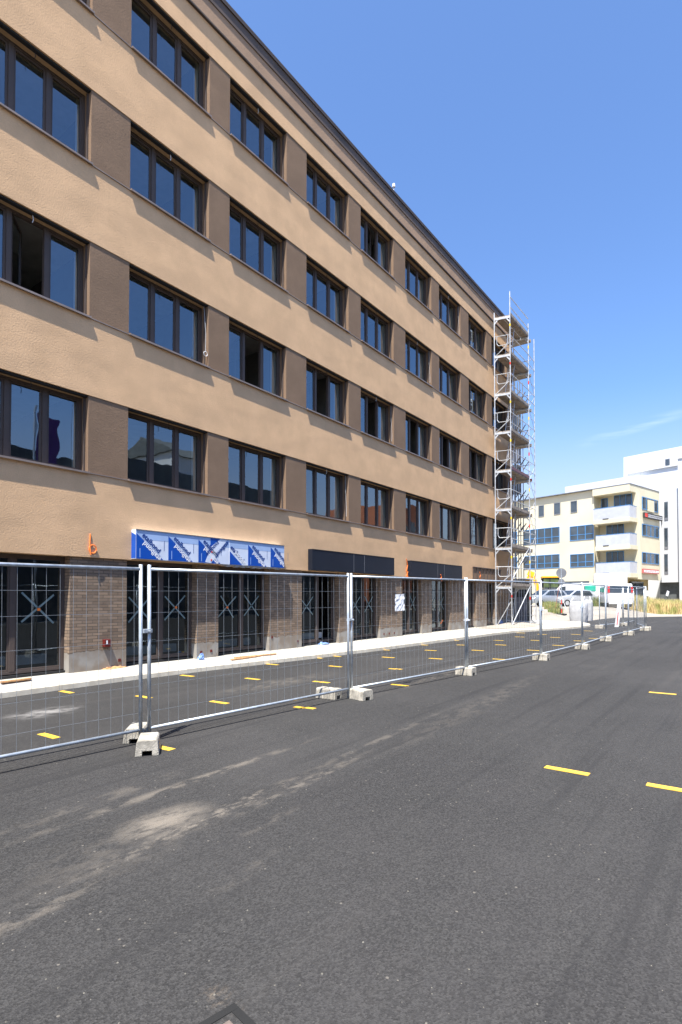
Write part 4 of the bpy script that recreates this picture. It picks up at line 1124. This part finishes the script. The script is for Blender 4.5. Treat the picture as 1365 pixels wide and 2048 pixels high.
# ------------------------------------------------------------------ white buildings behind
wb = thing('white_apartment_building', (YC.x + 4, YC.y + 20, .5), 'large bright white stepped building rising behind the cream one', 'building')
P1 = atdep(1130.5, 72); P2 = atdep(1247, 68); P3 = atdep(1365, 60)
def wbox(mb, O, u0, v0, z0, u1, v1, z1, ang=0):
    vs = []
    for z in (z0, z1):
        for u, v_ in ((u0, v0), (u1, v0), (u1, v1), (u0, v1)): q = O + UD * u + VD * v_; vs.append((q.x, q.y, z))
    mb.add(vs, [(0, 3, 2, 1), (4, 5, 6, 7), (0, 1, 5, 4), (1, 2, 6, 5), (2, 3, 7, 6), (3, 0, 4, 7)])
OW_ = YC + VD * 12.0
def onW(x, y, v_): P = onplane(x, y, YC + VD * v_, VD); return (P - YC).dot(UD), P.z
u_l, z_l = onW(1130.5, 976, 12.); u_r, z_r = onW(1247, 957, 12.)
w_ = MB(); wbox(w_, YC, u_r - 2, 12.0, .3, u_l, 22, (z_l + z_r) / 2 + .15); w_.build('lower_block', M['wrender'], wb)
u_a, z_a = onW(1247.6, 914, 14.); u_b, z_b = onW(1365, 893, 14.)
w_ = MB(); wbox(w_, YC, u_b - 14, 14.0, .3, u_a, 30, (z_a + z_b) / 2); w_.build('tall_block', M['wrender'], wb)
w_ = MB(); wbox(w_, YC, u_b - 14, 13.8, onW(1300, 939, 14.)[1] - .12, u_a - .5, 13.995, onW(1300, 939, 14.)[1] + .05); w_.build('string_course', M['wrender_grey'], wb)
def wwin(x0, y0, x1, y1, v_, par=None):
    ua, zt = onW(x0, y0, v_); ub_, zb_ = onW(x1, y1, v_)
    f_ = MB(); wbox(f_, YC, ub_, v_ - .06, zb_, ua, v_ - .005, zt); o = f_.build('window', M['signback'], wb)
    f_ = MB(); wbox(f_, YC, ub_ + .08, v_ - .075, zb_ + .08, ua - .08, v_ - .061, zt - .08); f_.build('pane', M['farglass'], o)
wwin(1331, 918.5, 1340.5, 933.5, 14.0)
# wing to the right of the cream building
vw = 7.6
sw_ = thing('grey_white_wing', (YC.x + 3, YC.y + 9, .5), 'narrow pale grey wing overhanging a dark ground floor at the right edge', 'building')
u0_, zt = onW(1321.5, 981, vw); u1_, _ = onW(1356.5, 985, vw); zb_ = onW(1321, 1165, vw)[1]
w_ = MB(); wbox(w_, YC, u1_, vw, zb_, u0_, vw + 6.3, zt); w_.build('wall', M['wrender_grey'], sw_)
w_ = MB(); wbox(w_, YC, u1_ + .1, vw + .5, -.2, u0_ + .4, vw + 6.2, zb_ - .01); w_.build('ground_floor_wall', M['plinth'], sw_)
for y0, y1 in ((1004, 1040), (1056, 1098), (1108, 1148)):
    ua, za_ = onW(1329, y0, vw); ub_, zc_ = onW(1337, y1, vw)
    f_ = MB(); wbox(f_, YC, ub_, vw - .05, zc_, ua, vw - .004, za_); o = f_.build('window', M['signback'], sw_)
    f_ = MB(); wbox(f_, YC, ub_ + .05, vw - .065, zc_ + .3, ua - .05, vw - .051, za_ - .08); f_.build('pane', M['farglass'], o)
ua, za_ = onW(1357, 893, vw - .6)
rw = thing('white_corner_building', (YC.x + 8, YC.y + 7, .5), 'plain white wall cut off by the right edge of the picture', 'building')
w_ = MB(); uu, _ = onW(1357, 1000, vw - .4); zt2 = onW(1357, 905, vw - .4)[1]; wbox(w_, YC, uu - 12, vw - .4, .2, uu, vw + 8, zt2 * .96); w_.build('wall', M['wrender'], rw)
w_ = MB(); wbox(w_, YC, uu - 12.1, vw - .5, zt2 * .96 + .003, uu + .05, vw + 8, zt2 * .96 + .12); w_.build('roof_edge', M['wrender_grey'], rw)

# ------------------------------------------------------------------ vehicles
def wheel(mb, x, y, z, r, w_): mb.tube((x, y - w_ / 2, z), (x, y + w_ / 2, z), r, 20)
def vehicle(name, loc, rz, L, W, prof, glassprof, paint, label, cat, wheels, wr, rear=False, van=False):
    """side profile (x,z) extruded across the width with rounded shoulders; windows, wheels, lamps, bumpers"""
    t = thing(name, (0, 0, 0), label, cat, None, True)
    m_ = MB(); hw = W / 2; zs = max(p[1] for p in prof)
    def wdt(z): 
        bel = .55 * zs
        return hw * (1 - (.18 if not van else .07) * max(0, (z - bel) / (zs - bel)) ** 1.2) if z > bel else hw * (1 - .03 * (bel - z) / bel)
    k = len(prof)
    vs = [(x, -wdt(z), z) for x, z in prof] + [(x, wdt(z), z) for x, z in prof]
    m_.add(vs, [tuple(range(k)), tuple(range(2 * k - 1, k - 1, -1))] + [(i, k + i, k + (i + 1) % k, (i + 1) % k) for i in range(k)])
    m_.build('body', paint, t, bevel=.035, smooth=True)
    for sgn in (-1, 1):
        for gp in glassprof:
            g_ = MB(); g_.quad(*[(x, sgn * (wdt(z) + .006), z) for x, z in gp]); g_.build('side_window', M['carglass'], t)
    for nm_, (xa, za), (xb, zb) in (('windscreen', glassprof[0][0], glassprof[0][-1]),):
        pass
    # windscreen and rear window lie on the profile's slopes
    def slope(nm_, a, b_, inset=.10):
        (xa, za), (xb, zb) = a, b_; d = Vector((xb - xa, zb - za)); nn = Vector((d.y, -d.x)).normalized() * .012
        if nn.x * (xa - 0) < 0: nn = -nn
        g_ = MB(); pts = []
        for s_, f_ in ((-1, .06), (1, .06), (1, .92), (-1, .92)):
            x = xa + d.x * f_ + nn.x; z = za + d.y * f_ + nn.y; pts.append((x, s_ * (wdt(z) - inset), z))
        g_.quad(*pts); g_.build(nm_, M['carglass'], t)
    return t, wdt, slope
def finish(t, L, W, wheels, wr, wdt, lamps, paint):
    for x in wheels:
        for s_ in (-1, 1):
            w_ = MB(); wheel(w_, x, s_ * (W / 2 - .10), wr, wr, .22); wo = w_.build('wheel', M['tyre'], t, bevel=.0)
            r_ = MB(); wheel(r_, x, s_ * (W / 2 - .0), wr, wr * .62, .03); r_.build('rim', M['alu'], wo)
            a_ = MB(); pts = [(x + (wr + .06) * math.cos(q * math.pi / 10), (wr + .06) * math.sin(q * math.pi / 10) + wr * .9) for q in range(11)]
    for nm_, x, y, z, sx, sy, sz, mt in lamps:
        b_ = MB(); b_.box(x - sx, y - sy, z - sz, x + sx, y + sy, z + sz); b_.build(nm_, mt, t, bevel=.01)
    for s_ in (-1, 1):
        b_ = MB(); b_.box(s_ * (L / 2) - .06, -W / 2 + .1, .25, s_ * (L / 2) + .05, W / 2 - .1, .5); b_.build('bumper', M['signback'] if paint is not M['carw'] else paint, t, bevel=.03)
carprof = [(-2.1, .30), (-2.12, .75), (-2.0, .92), (-1.75, 1.0), (-1.35, 1.42), (-.6, 1.50), (.25, 1.46), (1.0, 1.0), (1.85, .86), (2.08, .66), (2.1, .30)]
cg = [[(-1.45, 1.02), (-.35, 1.02), (-.35, 1.40), (-1.2, 1.38)], [(-.27, 1.02), (.82, 1.0), (.2, 1.39), (-.27, 1.40)]]
def car(px, dep, ang, paint, label):
    P = atdep(px, dep); t, wdt, slope = vehicle('parked_car', P, 0, 4.2, 1.75, carprof, cg, paint, label, 'car', None, .3)
    slope('windscreen', (1.0, 1.0), (.25, 1.46)); slope('rear_window', (-1.75, 1.0), (-1.35, 1.42))
    finish(t, 4.2, 1.75, (-1.3, 1.32), .31, wdt, [('headlight', 2.02, s_ * .62, .72, .07, .17, .07, M['headlight']) for s_ in (-1, 1)] + [('tail_light', -2.08, s_ * .65, .82, .05, .14, .09, M['taillight']) for s_ in (-1, 1)], paint)
    t.location = (P.x, P.y, gz(P.x, P.y)); t.rotation_euler = (0, 0, ang); return t
car(1092, 49.5, R(238), M['cars'], 'silver parked car on the left, below the yellow machine')
car(1146, 50.0, R(234), M['carg'], 'pale grey parked car half hidden behind the white bulk bag')
vanprof = [(-2.4, .35), (-2.46, 1.0), (-2.38, 1.80), (-2.2, 1.93), (-.2, 1.97), (1.0, 1.88), (1.75, 1.12), (2.35, .95), (2.46, .6), (2.42, .35)]
vg = [[(-2.2, 1.10), (-.9, 1.10), (-.9, 1.70), (-2.2, 1.70)], [(-.8, 1.10), (.35, 1.10), (.35, 1.70), (-.8, 1.70)], [(.45, 1.08), (1.45, 1.08), (.95, 1.65), (.45, 1.70)]]
P = atdep(1229, 48.0)
t, wdt, slope = vehicle('white_van', P, 0, 4.9, 1.95, vanprof, vg, M['carw'], 'white van with red tail lights, seen from behind', 'van', None, .33, van=True)
slope('windscreen', (1.75, 1.12), (1.0, 1.88)); slope('rear_window', (-2.46, 1.15), (-2.38, 1.80), .16)
finish(t, 4.9, 1.95, (-1.55, 1.55), .33, wdt, [('tail_light', -2.43, s_ * .87, 1.45, .06, .075, .26, M['taillight']) for s_ in (-1, 1)] + [('headlight', 2.36, s_ * .7, .8, .07, .17, .09, M['headlight']) for s_ in (-1, 1)], M['carw'])
t.location = (P.x, P.y, gz(P.x, P.y)); t.rotation_euler = (0, 0, R(111))
# box lorry behind the van
P = atdep(1219, 54.0); g0 = gz(P.x, P.y)
lo = thing('box_lorry', (0, 0, 0), 'tall white box body standing behind the white van', 'lorry', None, True)
m_ = MB(); m_.box(-2.6, -1.38, .9, 2.2, 1.38, 3.05); m_.build('box_body', M['carw'], lo, bevel=.05)
m_ = MB(); m_.box(2.25, -1.1, .5, 3.7, 1.1, 2.4); m_.build('cab', M['carw'], lo, bevel=.12)
m_ = MB(); m_.box(-2.6, -.5, .55, 3.0, .5, .85); m_.build('chassis', M['tyre'], lo)
for x in (-1.6, 2.9):
    for s_ in (-1, 1):
        w_ = MB(); wheel(w_, x, s_ * 1.05, .42, .42, .26); w_.build('wheel', M['tyre'], lo)
lo.location = (P.x, P.y, g0); lo.rotation_euler = (0, 0, R(104))
# small white van partly seen over the grey car
P = atdep(1151, 54.5)
t, wdt, slope = vehicle('white_van', P, 0, 4.9, 1.95, [(x, z * 1.12) for x, z in vanprof], [[(x, z * 1.12) for x, z in q] for q in vg[2:]], M['carw'], 'white panel van showing above the pale grey car', 'van', None, .33, van=True)
slope('windscreen', (1.75, 1.25), (1.0, 2.1))
finish(t, 4.9, 1.95, (-1.55, 1.55), .33, wdt, [('headlight', 2.36, s_ * .7, .85, .07, .17, .09, M['headlight']) for s_ in (-1, 1)], M['carw'])
t.location = (P.x, P.y, gz(P.x, P.y)); t.rotation_euler = (0, 0, R(165))
# green waste container
P = atdep(1180, 52.0); cn_ = thing('waste_container', (0, 0, 0), 'green waste container left of the white van', 'container', None, True)
m_ = MB(); m_.add([(-.38, -.4, .15), (.38, -.4, .15), (.38, .4, .15), (-.38, .4, .15), (-.44, -.48, 1.35), (.44, -.48, 1.35), (.44, .48, 1.35), (-.44, .48, 1.35)], [(0, 3, 2, 1), (4, 5, 6, 7), (0, 1, 5, 4), (1, 2, 6, 5), (2, 3, 7, 6), (3, 0, 4, 7)]); m_.build('bin_body', M['wrender_grey'], cn_, bevel=.03)
m_ = MB(); m_.box(-.46, -.5, 1.36, .46, .5, 1.9); m_.build('lid', M['teal'], cn_, bevel=.06)
for x in (-.3, .3):
    for y in (-.3, .3): w_ = MB(); wheel(w_, x, y, .09, .09, .05); w_.build('castor', M['tyre'], cn_)
cn_.location = (P.x, P.y, gz(P.x, P.y)); cn_.rotation_euler = (0, 0, R(20))

# yellow backhoe loader: cab, bonnet, wheels, front loader, rear arm
P = atdep(1101, 56.5); ex = thing('backhoe_loader', (0, 0, 0), 'yellow backhoe loader with glazed cab behind the silver car', 'digger', None, True)
m_ = MB(); m_.box(-.85, -.85, 2.72, .85, .85, 2.88); m_.build('cab_roof', M['excav'], ex, bevel=.03)
m_ = MB()
for x in (-.75, -.1, .75):
    for y in (-.75, .75): m_.box(x - .05, y - .05, 1.2, x + .05, y + .05, 2.715)
m_.build('cab_post', M['tyre'], ex)
m_ = MB(); m_.box(-.7, -.76, 1.75, .7, -.74, 2.7); m_.box(-.7, .74, 1.75, .7, .76, 2.7); m_.box(.74, -.7, 1.6, .76, .7, 2.7); m_.build('cab_glass', M['leaf'], ex)
m_ = MB(); m_.box(-.85, -.8, .95, .85, .8, 1.6); m_.build('cab_base', M['hoard'], ex, bevel=.03)
m_ = MB(); m_.box(.9, -.45, .9, 2.5, .45, 1.55); m_.build('bonnet', M['excav'], ex, bevel=.06)
for x, r in ((-.7, .72), (1.9, .55)):
    for s_ in (-1, 1):
        w_ = MB(); wheel(w_, x, s_ * .95, r, r, .38); wo = w_.build('wheel', M['tyre'], ex); w_ = MB(); wheel(w_, x, s_ * 1.1, r, r * .5, .12); w_.build('rim', M['excav'], wo)
for s_ in (-1, 1): m_ = MB(); m_.bar((.8, s_ * .62, 1.7), (2.6, s_ * .62, 1.6), .12, .28); m_.bar((2.6, s_ * .62, 1.6), (3.4, s_ * .62, .7), .12, .22); m_.build('loader_arm', M['excav'], ex)
m_ = MB(); m_.extr([(3.2, .2), (4.2, .2), (4.15, .3), (3.45, .4), (3.3, 1.0), (3.15, 1.0)], Matrix(((1, 0, 0, 0), (0, 0, 1, -1.1), (0, 1, 0, 0), (0, 0, 0, 1))), 2.2); m_.build('front_bucket', M['excav'], ex)
m_ = MB(); m_.bar((-1.0, 0, .9), (-1.7, 0, 3.3), .22, .34); m_.build('boom', M['excav'], ex)
m_ = MB(); m_.bar((-1.7, 0, 3.35), (-2.5, 0, 1.9), .2, .42); m_.bar((-1.5, 0, 3.0), (-2.15, 0, 3.3), .3, .5); m_.build('dipper', M['excav'], ex)
m_ = MB(); m_.extr([(-2.9, 1.0), (-2.3, 1.0), (-2.2, 1.7), (-2.5, 1.9), (-2.9, 1.6)], Matrix(((1, 0, 0, 0), (0, 0, 1, -.35), (0, 1, 0, 0), (0, 0, 0, 1))), .7); m_.build('rear_bucket', M['hoard'], ex)
ex.location = (P.x, P.y, gz(P.x, P.y) + .08); ex.rotation_euler = (0, 0, R(22))

# ------------------------------------------------------------------ clutter on the dusty lot
# round sign seen from behind, with a smaller plate below
P = onG(1124, 1239); zb = gz(P.x, P.y); dp = (P - EYE).dot(FW)
sn = thing('round_sign', (P.x, P.y, zb), 'grey back of a round traffic sign on a striped post', 'traffic sign')
def face(mb, c, r, th, n_=28):
    d = Vector((-.25, .97, 0)).normalized(); u = Vector((d.y, -d.x, 0)); a = [c + (u * math.cos(2 * math.pi * i / n_) + Vector((0, 0, 1)) * math.sin(2 * math.pi * i / n_)) * r for i in range(n_)]
    b_ = [q + d * th for q in a]; mb.add(a + b_, [tuple(range(n_)), tuple(range(2 * n_ - 1, n_ - 1, -1))] + [(i, (i + 1) % n_, n_ + (i + 1) % n_, n_ + i) for i in range(n_)])
ht = zat(1146, dp)
m_ = MB(); face(m_, Vector((P.x, P.y, ht)), .34, .02); m_.build('sign_plate', M['signback'], sn)
m_ = MB(); face(m_, Vector((P.x, P.y, ht - .62)) , .22, .02); m_.build('lower_plate', M['signback'], sn)
m_ = MB(); m_.tube((P.x, P.y - .03, zb), (P.x, P.y - .03, ht + .3), .032, 8); m_.build('post', M['galv'], sn)
for q in (.15, .75): m_ = MB(); m_.tube((P.x, P.y - .03, zb + q), (P.x, P.y - .03, zb + q + .3), .036, 8); m_.build('red_band', M['red'], sn)
m_ = MB(); m_.box(P.x - .3, P.y - .25, zb, P.x + .3, P.y + .2, zb + .10); m_.build('base_block', M['tyre'], sn, bevel=.02)
# thin trestle
P = onG(1114, 1236); zb = gz(P.x, P.y)
tr_ = thing('striped_trestle', (P.x, P.y, zb), 'thin rusty and white trestle beside the round sign post', 'trestle')
m_ = MB(); m_.tube((P.x - .1, P.y, zb), (P.x + .15, P.y + .1, zb + 1.75), .022, 6); m_.build('leg', M['rooftile'], tr_)
m_ = MB(); m_.tube((P.x + .65, P.y + .2, zb), (P.x + .15, P.y + .1, zb + 1.75), .022, 6); m_.build('leg', M['white'], tr_)
# white bulk bags
def bag(px, py, w_, h_, label, seed):
    P = onG(px, py); zb = gz(P.x, P.y); rr = random.Random(seed)
    t = thing('bulk_bag', (P.x, P.y, zb), label, 'bulk bag'); m_ = MB(); N, K = 28, 10; vs = []
    for k in range(K + 1):
        f_ = k / K; s_ = w_ / 2 * (1 + .10 * math.sin(f_ * math.pi) - .12 * (f_ > .95))
        for i in range(N):
            a = 2 * math.pi * i / N; cx, sx = math.cos(a), math.sin(a); q = 1 / max(abs(cx), abs(sx)) * .55 + .45
            vs.append((P.x + s_ * q * cx * (1 + rr.uniform(-.05, .05)), P.y + s_ * q * sx * (1 + rr.uniform(-.05, .05)), zb + h_ * f_ * (1 + rr.uniform(-.03, .03) * (k > 0))))
    fs = [(k * N + i, k * N + (i + 1) % N, (k + 1) * N + (i + 1) % N, (k + 1) * N + i) for k in range(K) for i in range(N)] + [tuple(K * N + i for i in range(N))]
    m_.add(vs, fs); m_.build('bag_body', M['bag'], t, smooth=True)
    for sx in (-1, 1): m_ = MB(); m_.path([(P.x + sx * w_ * .4, P.y - w_ * .4, zb + h_ * .97), (P.x + sx * w_ * .3, P.y - w_ * .2, zb + h_ + .22), (P.x + sx * w_ * .4, P.y + w_ * .35, zb + h_ * .97)], .025, 6); m_.build('lifting_loop', M['white'], t)
    return t
bag(1158, 1245, .92, 1.25, 'large white bulk bag standing at the pavement end', 1)
bag(1176, 1243, .55, 1.30, 'narrower white bag standing right of the large bulk bag', 2)
# leaning red and white board
P = onG(1236, 1254); zb = gz(P.x, P.y); br = thing('barrier_board', (P.x, P.y, zb), 'white board with red stripe leaning upright behind the fence', 'barrier board')
rt_ = Vector((math.cos(YAW), math.sin(YAW), 0))
def sl(mb, o0, o1, w_, z0, z1, th, push=0):
    a = Vector((P.x, P.y, 0)); n_ = Vector((-rt_.y, rt_.x, 0))
    vs = []
    for th_i in (0, th):
        for o_, z in ((o0 - w_ / 2, z0), (o0 + w_ / 2, z0), (o1 + w_ / 2, z1), (o1 - w_ / 2, z1)):
            q = a + rt_ * o_ + n_ * (th_i - push); vs.append((q.x, q.y, zb + z))
    mb.add(vs, [(0, 1, 2, 3), (7, 6, 5, 4), (0, 4, 5, 1), (1, 5, 6, 2), (2, 6, 7, 3), (3, 7, 4, 0)])
m_ = MB(); sl(m_, -.05, .12, .19, 0, 1.25, .05); m_.build('board', M['white'], br)
m_ = MB(); sl(m_, -.04, .03, .05, .10, .75, .004, .006); m_.build('red_stripe', M['red'], br)
# little white estate-agent style boards in the dry grass
for px_, lb in ((1295, 'small tilted white board in the dry grass, nearer the van'), (1335, 'small tilted white board in the dry grass, nearer the right edge')):
    q = atdep(px_, 51); z = gz(q.x, q.y); zc = zat(1187, 51)
    t = thing('small_board', (q.x, q.y, z), lb, 'board')
    m_ = MB(); m_.tube((q.x, q.y, z), (q.x, q.y, zc), .02, 6); m_.build('stake', M['tyre'], t)
    Mx = Matrix.Translation((q.x, q.y, zc)) @ Matrix.Rotation(YAW + .3, 4, 'Z') @ Matrix.Rotation(R(22), 4, 'Y')
    m_ = MB(); m_.box(-.13, -.045, -.24, .13, -.022, .24, Mx); m_.build('plate', M['white'], t)

# ------------------------------------------------------------------ grass
def blades(name, pts, n_, hmin, hmax, mat, label, seed, wd=.012, kind='stuff'):
    rr = random.Random(seed); m_ = MB()
    for _ in range(n_):
        (x0, y0, r0) = rr.choice(pts); a = rr.random() * 6.28; d = r0 * math.sqrt(rr.random())
        x, y = x0 + math.cos(a) * d, y0 + math.sin(a) * d; z = gz(x, y) - .01; h_ = rr.uniform(hmin, hmax)
        lx, ly = rr.uniform(-.3, .3) * h_, rr.uniform(-.3, .3) * h_; q = rr.random() * 3.14; cx, sx = math.cos(q) * wd, math.sin(q) * wd
        m_.add([(x - cx, y - sx, z), (x + cx, y + sx, z), (x + lx * .4 + cx * .8, y + ly * .4 + sx * .8, z + h_ * .6), (x + lx * .4 - cx * .8, y + ly * .4 - sx * .8, z + h_ * .6), (x + lx, y + ly, z + h_)], [(0, 1, 2, 3), (3, 2, 4)])
    tag(m_.build(name, mat), label, 'grass', kind=kind)
gp = []
for px_ in range(1268, 1480, 6):
    for dep in (47.5, 49, 51, 53): q = atdep(px_, dep + (px_ - 1270) * -.01); gp.append((q.x, q.y, .8))
blades('dry_grass', gp, 15000, .5, 1.35, M['drygrass'], 'tall dry yellow grass along the far side of the road', 1, .022)
gp = [(atdep(px_, 50).x, atdep(px_, 50).y, .6) for px_ in (1186, 1192, 1198)]
blades('weed_clump', gp, 1500, .4, 1.0, M['greengrass'], 'green weeds left of the white van', 2, .02)
gp = [(-.4 + random.uniform(-1, 1), 37.5 + random.uniform(-2, 2), .5) for _ in range(8)]
q = onG(1098, 1232); q2 = onG(1112, 1238)
gp = [(q.x, q.y, .6), (q2.x, q2.y, .5), ((q.x + q2.x) / 2, (q.y + q2.y) / 2, .6)]
blades('grass_tuft', gp, 1600, .25, .6, M['greengrass'], 'tuft of green grass on the sand right of the scaffold', 3, .015)

# ------------------------------------------------------------------ across the street: the houses the windows mirror
def block(name, x0, y0, x1, y1, h_, mat, label, nwin, floors, roof=None):
    t = thing(name, ((x0 + x1) / 2, (y0 + y1) / 2, 0), label, 'building')
    m_ = MB(); m_.box(x0, y0, -.3, x1, y1, h_); m_.build('wall', mat, t)
    if roof:
        m_ = MB(); xm = (x0 + x1) / 2; ro = 2.2
        m_.add([(x0 - .3, y0 - .3, h_ + .01), (x1 + .3, y0 - .3, h_ + .01), (x1 + .3, y1 + .3, h_ + .01), (x0 - .3, y1 + .3, h_ + .01), (xm, y0 - .3, h_ + ro), (xm, y1 + .3, h_ + ro)], [(0, 1, 4), (2, 3, 5), (1, 2, 5, 4), (3, 0, 4, 5), (0, 3, 2, 1)])
        m_.build('roof', roof, t)
    for f_ in range(floors):
        for i in range(nwin):
            y = y0 + (y1 - y0) * (i + .5) / nwin; z = 1.0 + f_ * 3.0
            m_ = MB(); m_.box(x0 - .05, y - .7, z, x0 - .004, y + .7, z + 1.4); o = m_.build('window', M['farglass'], t)
    return t
block('dark_office_block', 26, 2, 36, 21.5, 11.0, M['plinth'], 'dark grey building mirrored low in the nearest first floor windows', 7, 3)
block('dark_office_block', 26, 22, 37, 40, 11.9, M['plinth'], 'taller dark grey building mirrored in the first floor windows over the film wrapped board', 6, 3)
block('white_gable_house', 39, 36, 48, 43, 17.2, M['wrender'], 'white gabled house mirrored above the dark grey one', 2, 4, M['plinth'])
block('dark_office_block', 27, 41, 38, 56, 10.5, M['plinth'], 'lower dark building mirrored in the first floor windows over the longer navy fascia', 5, 3)
block('orange_house', 25, 60, 36, 66, 13.6, M['orangewall'], 'orange house mirrored in the first floor windows near the scaffold', 3, 4)
block('pale_row_house', 30, -22, 40, -2, 9.5, M['cream'], 'pale house mirrored in the nearest shop window', 5, 3)
bn = thing('violet_banner', (22.5, 15.8, 0), 'violet banner on a pole mirrored in the lowest upper windows', 'banner')
m_ = MB(); m_.tube((22.5, 15.2, 0), (22.5, 15.2, 12.6), .07, 8); m_.build('pole', M['galv'], bn)
m_ = MB(); m_.box(22.47, 15.35, 9.3, 22.53, 16.8, 12.3); m_.build('cloth', M['purple'], bn)
mb = MB(); mb.box(24.02, -12, -.05, 60, 62, .14); tag(mb.build('far_pavement', M['pave']), kind='structure')

# ------------------------------------------------------------------ render settings
scene.render.engine = 'CYCLES'
cy = scene.cycles; cy.max_bounces = 8; cy.transparent_max_bounces = 24; cy.caustics_reflective = False; cy.caustics_refractive = False
cy.sample_clamp_indirect = 6
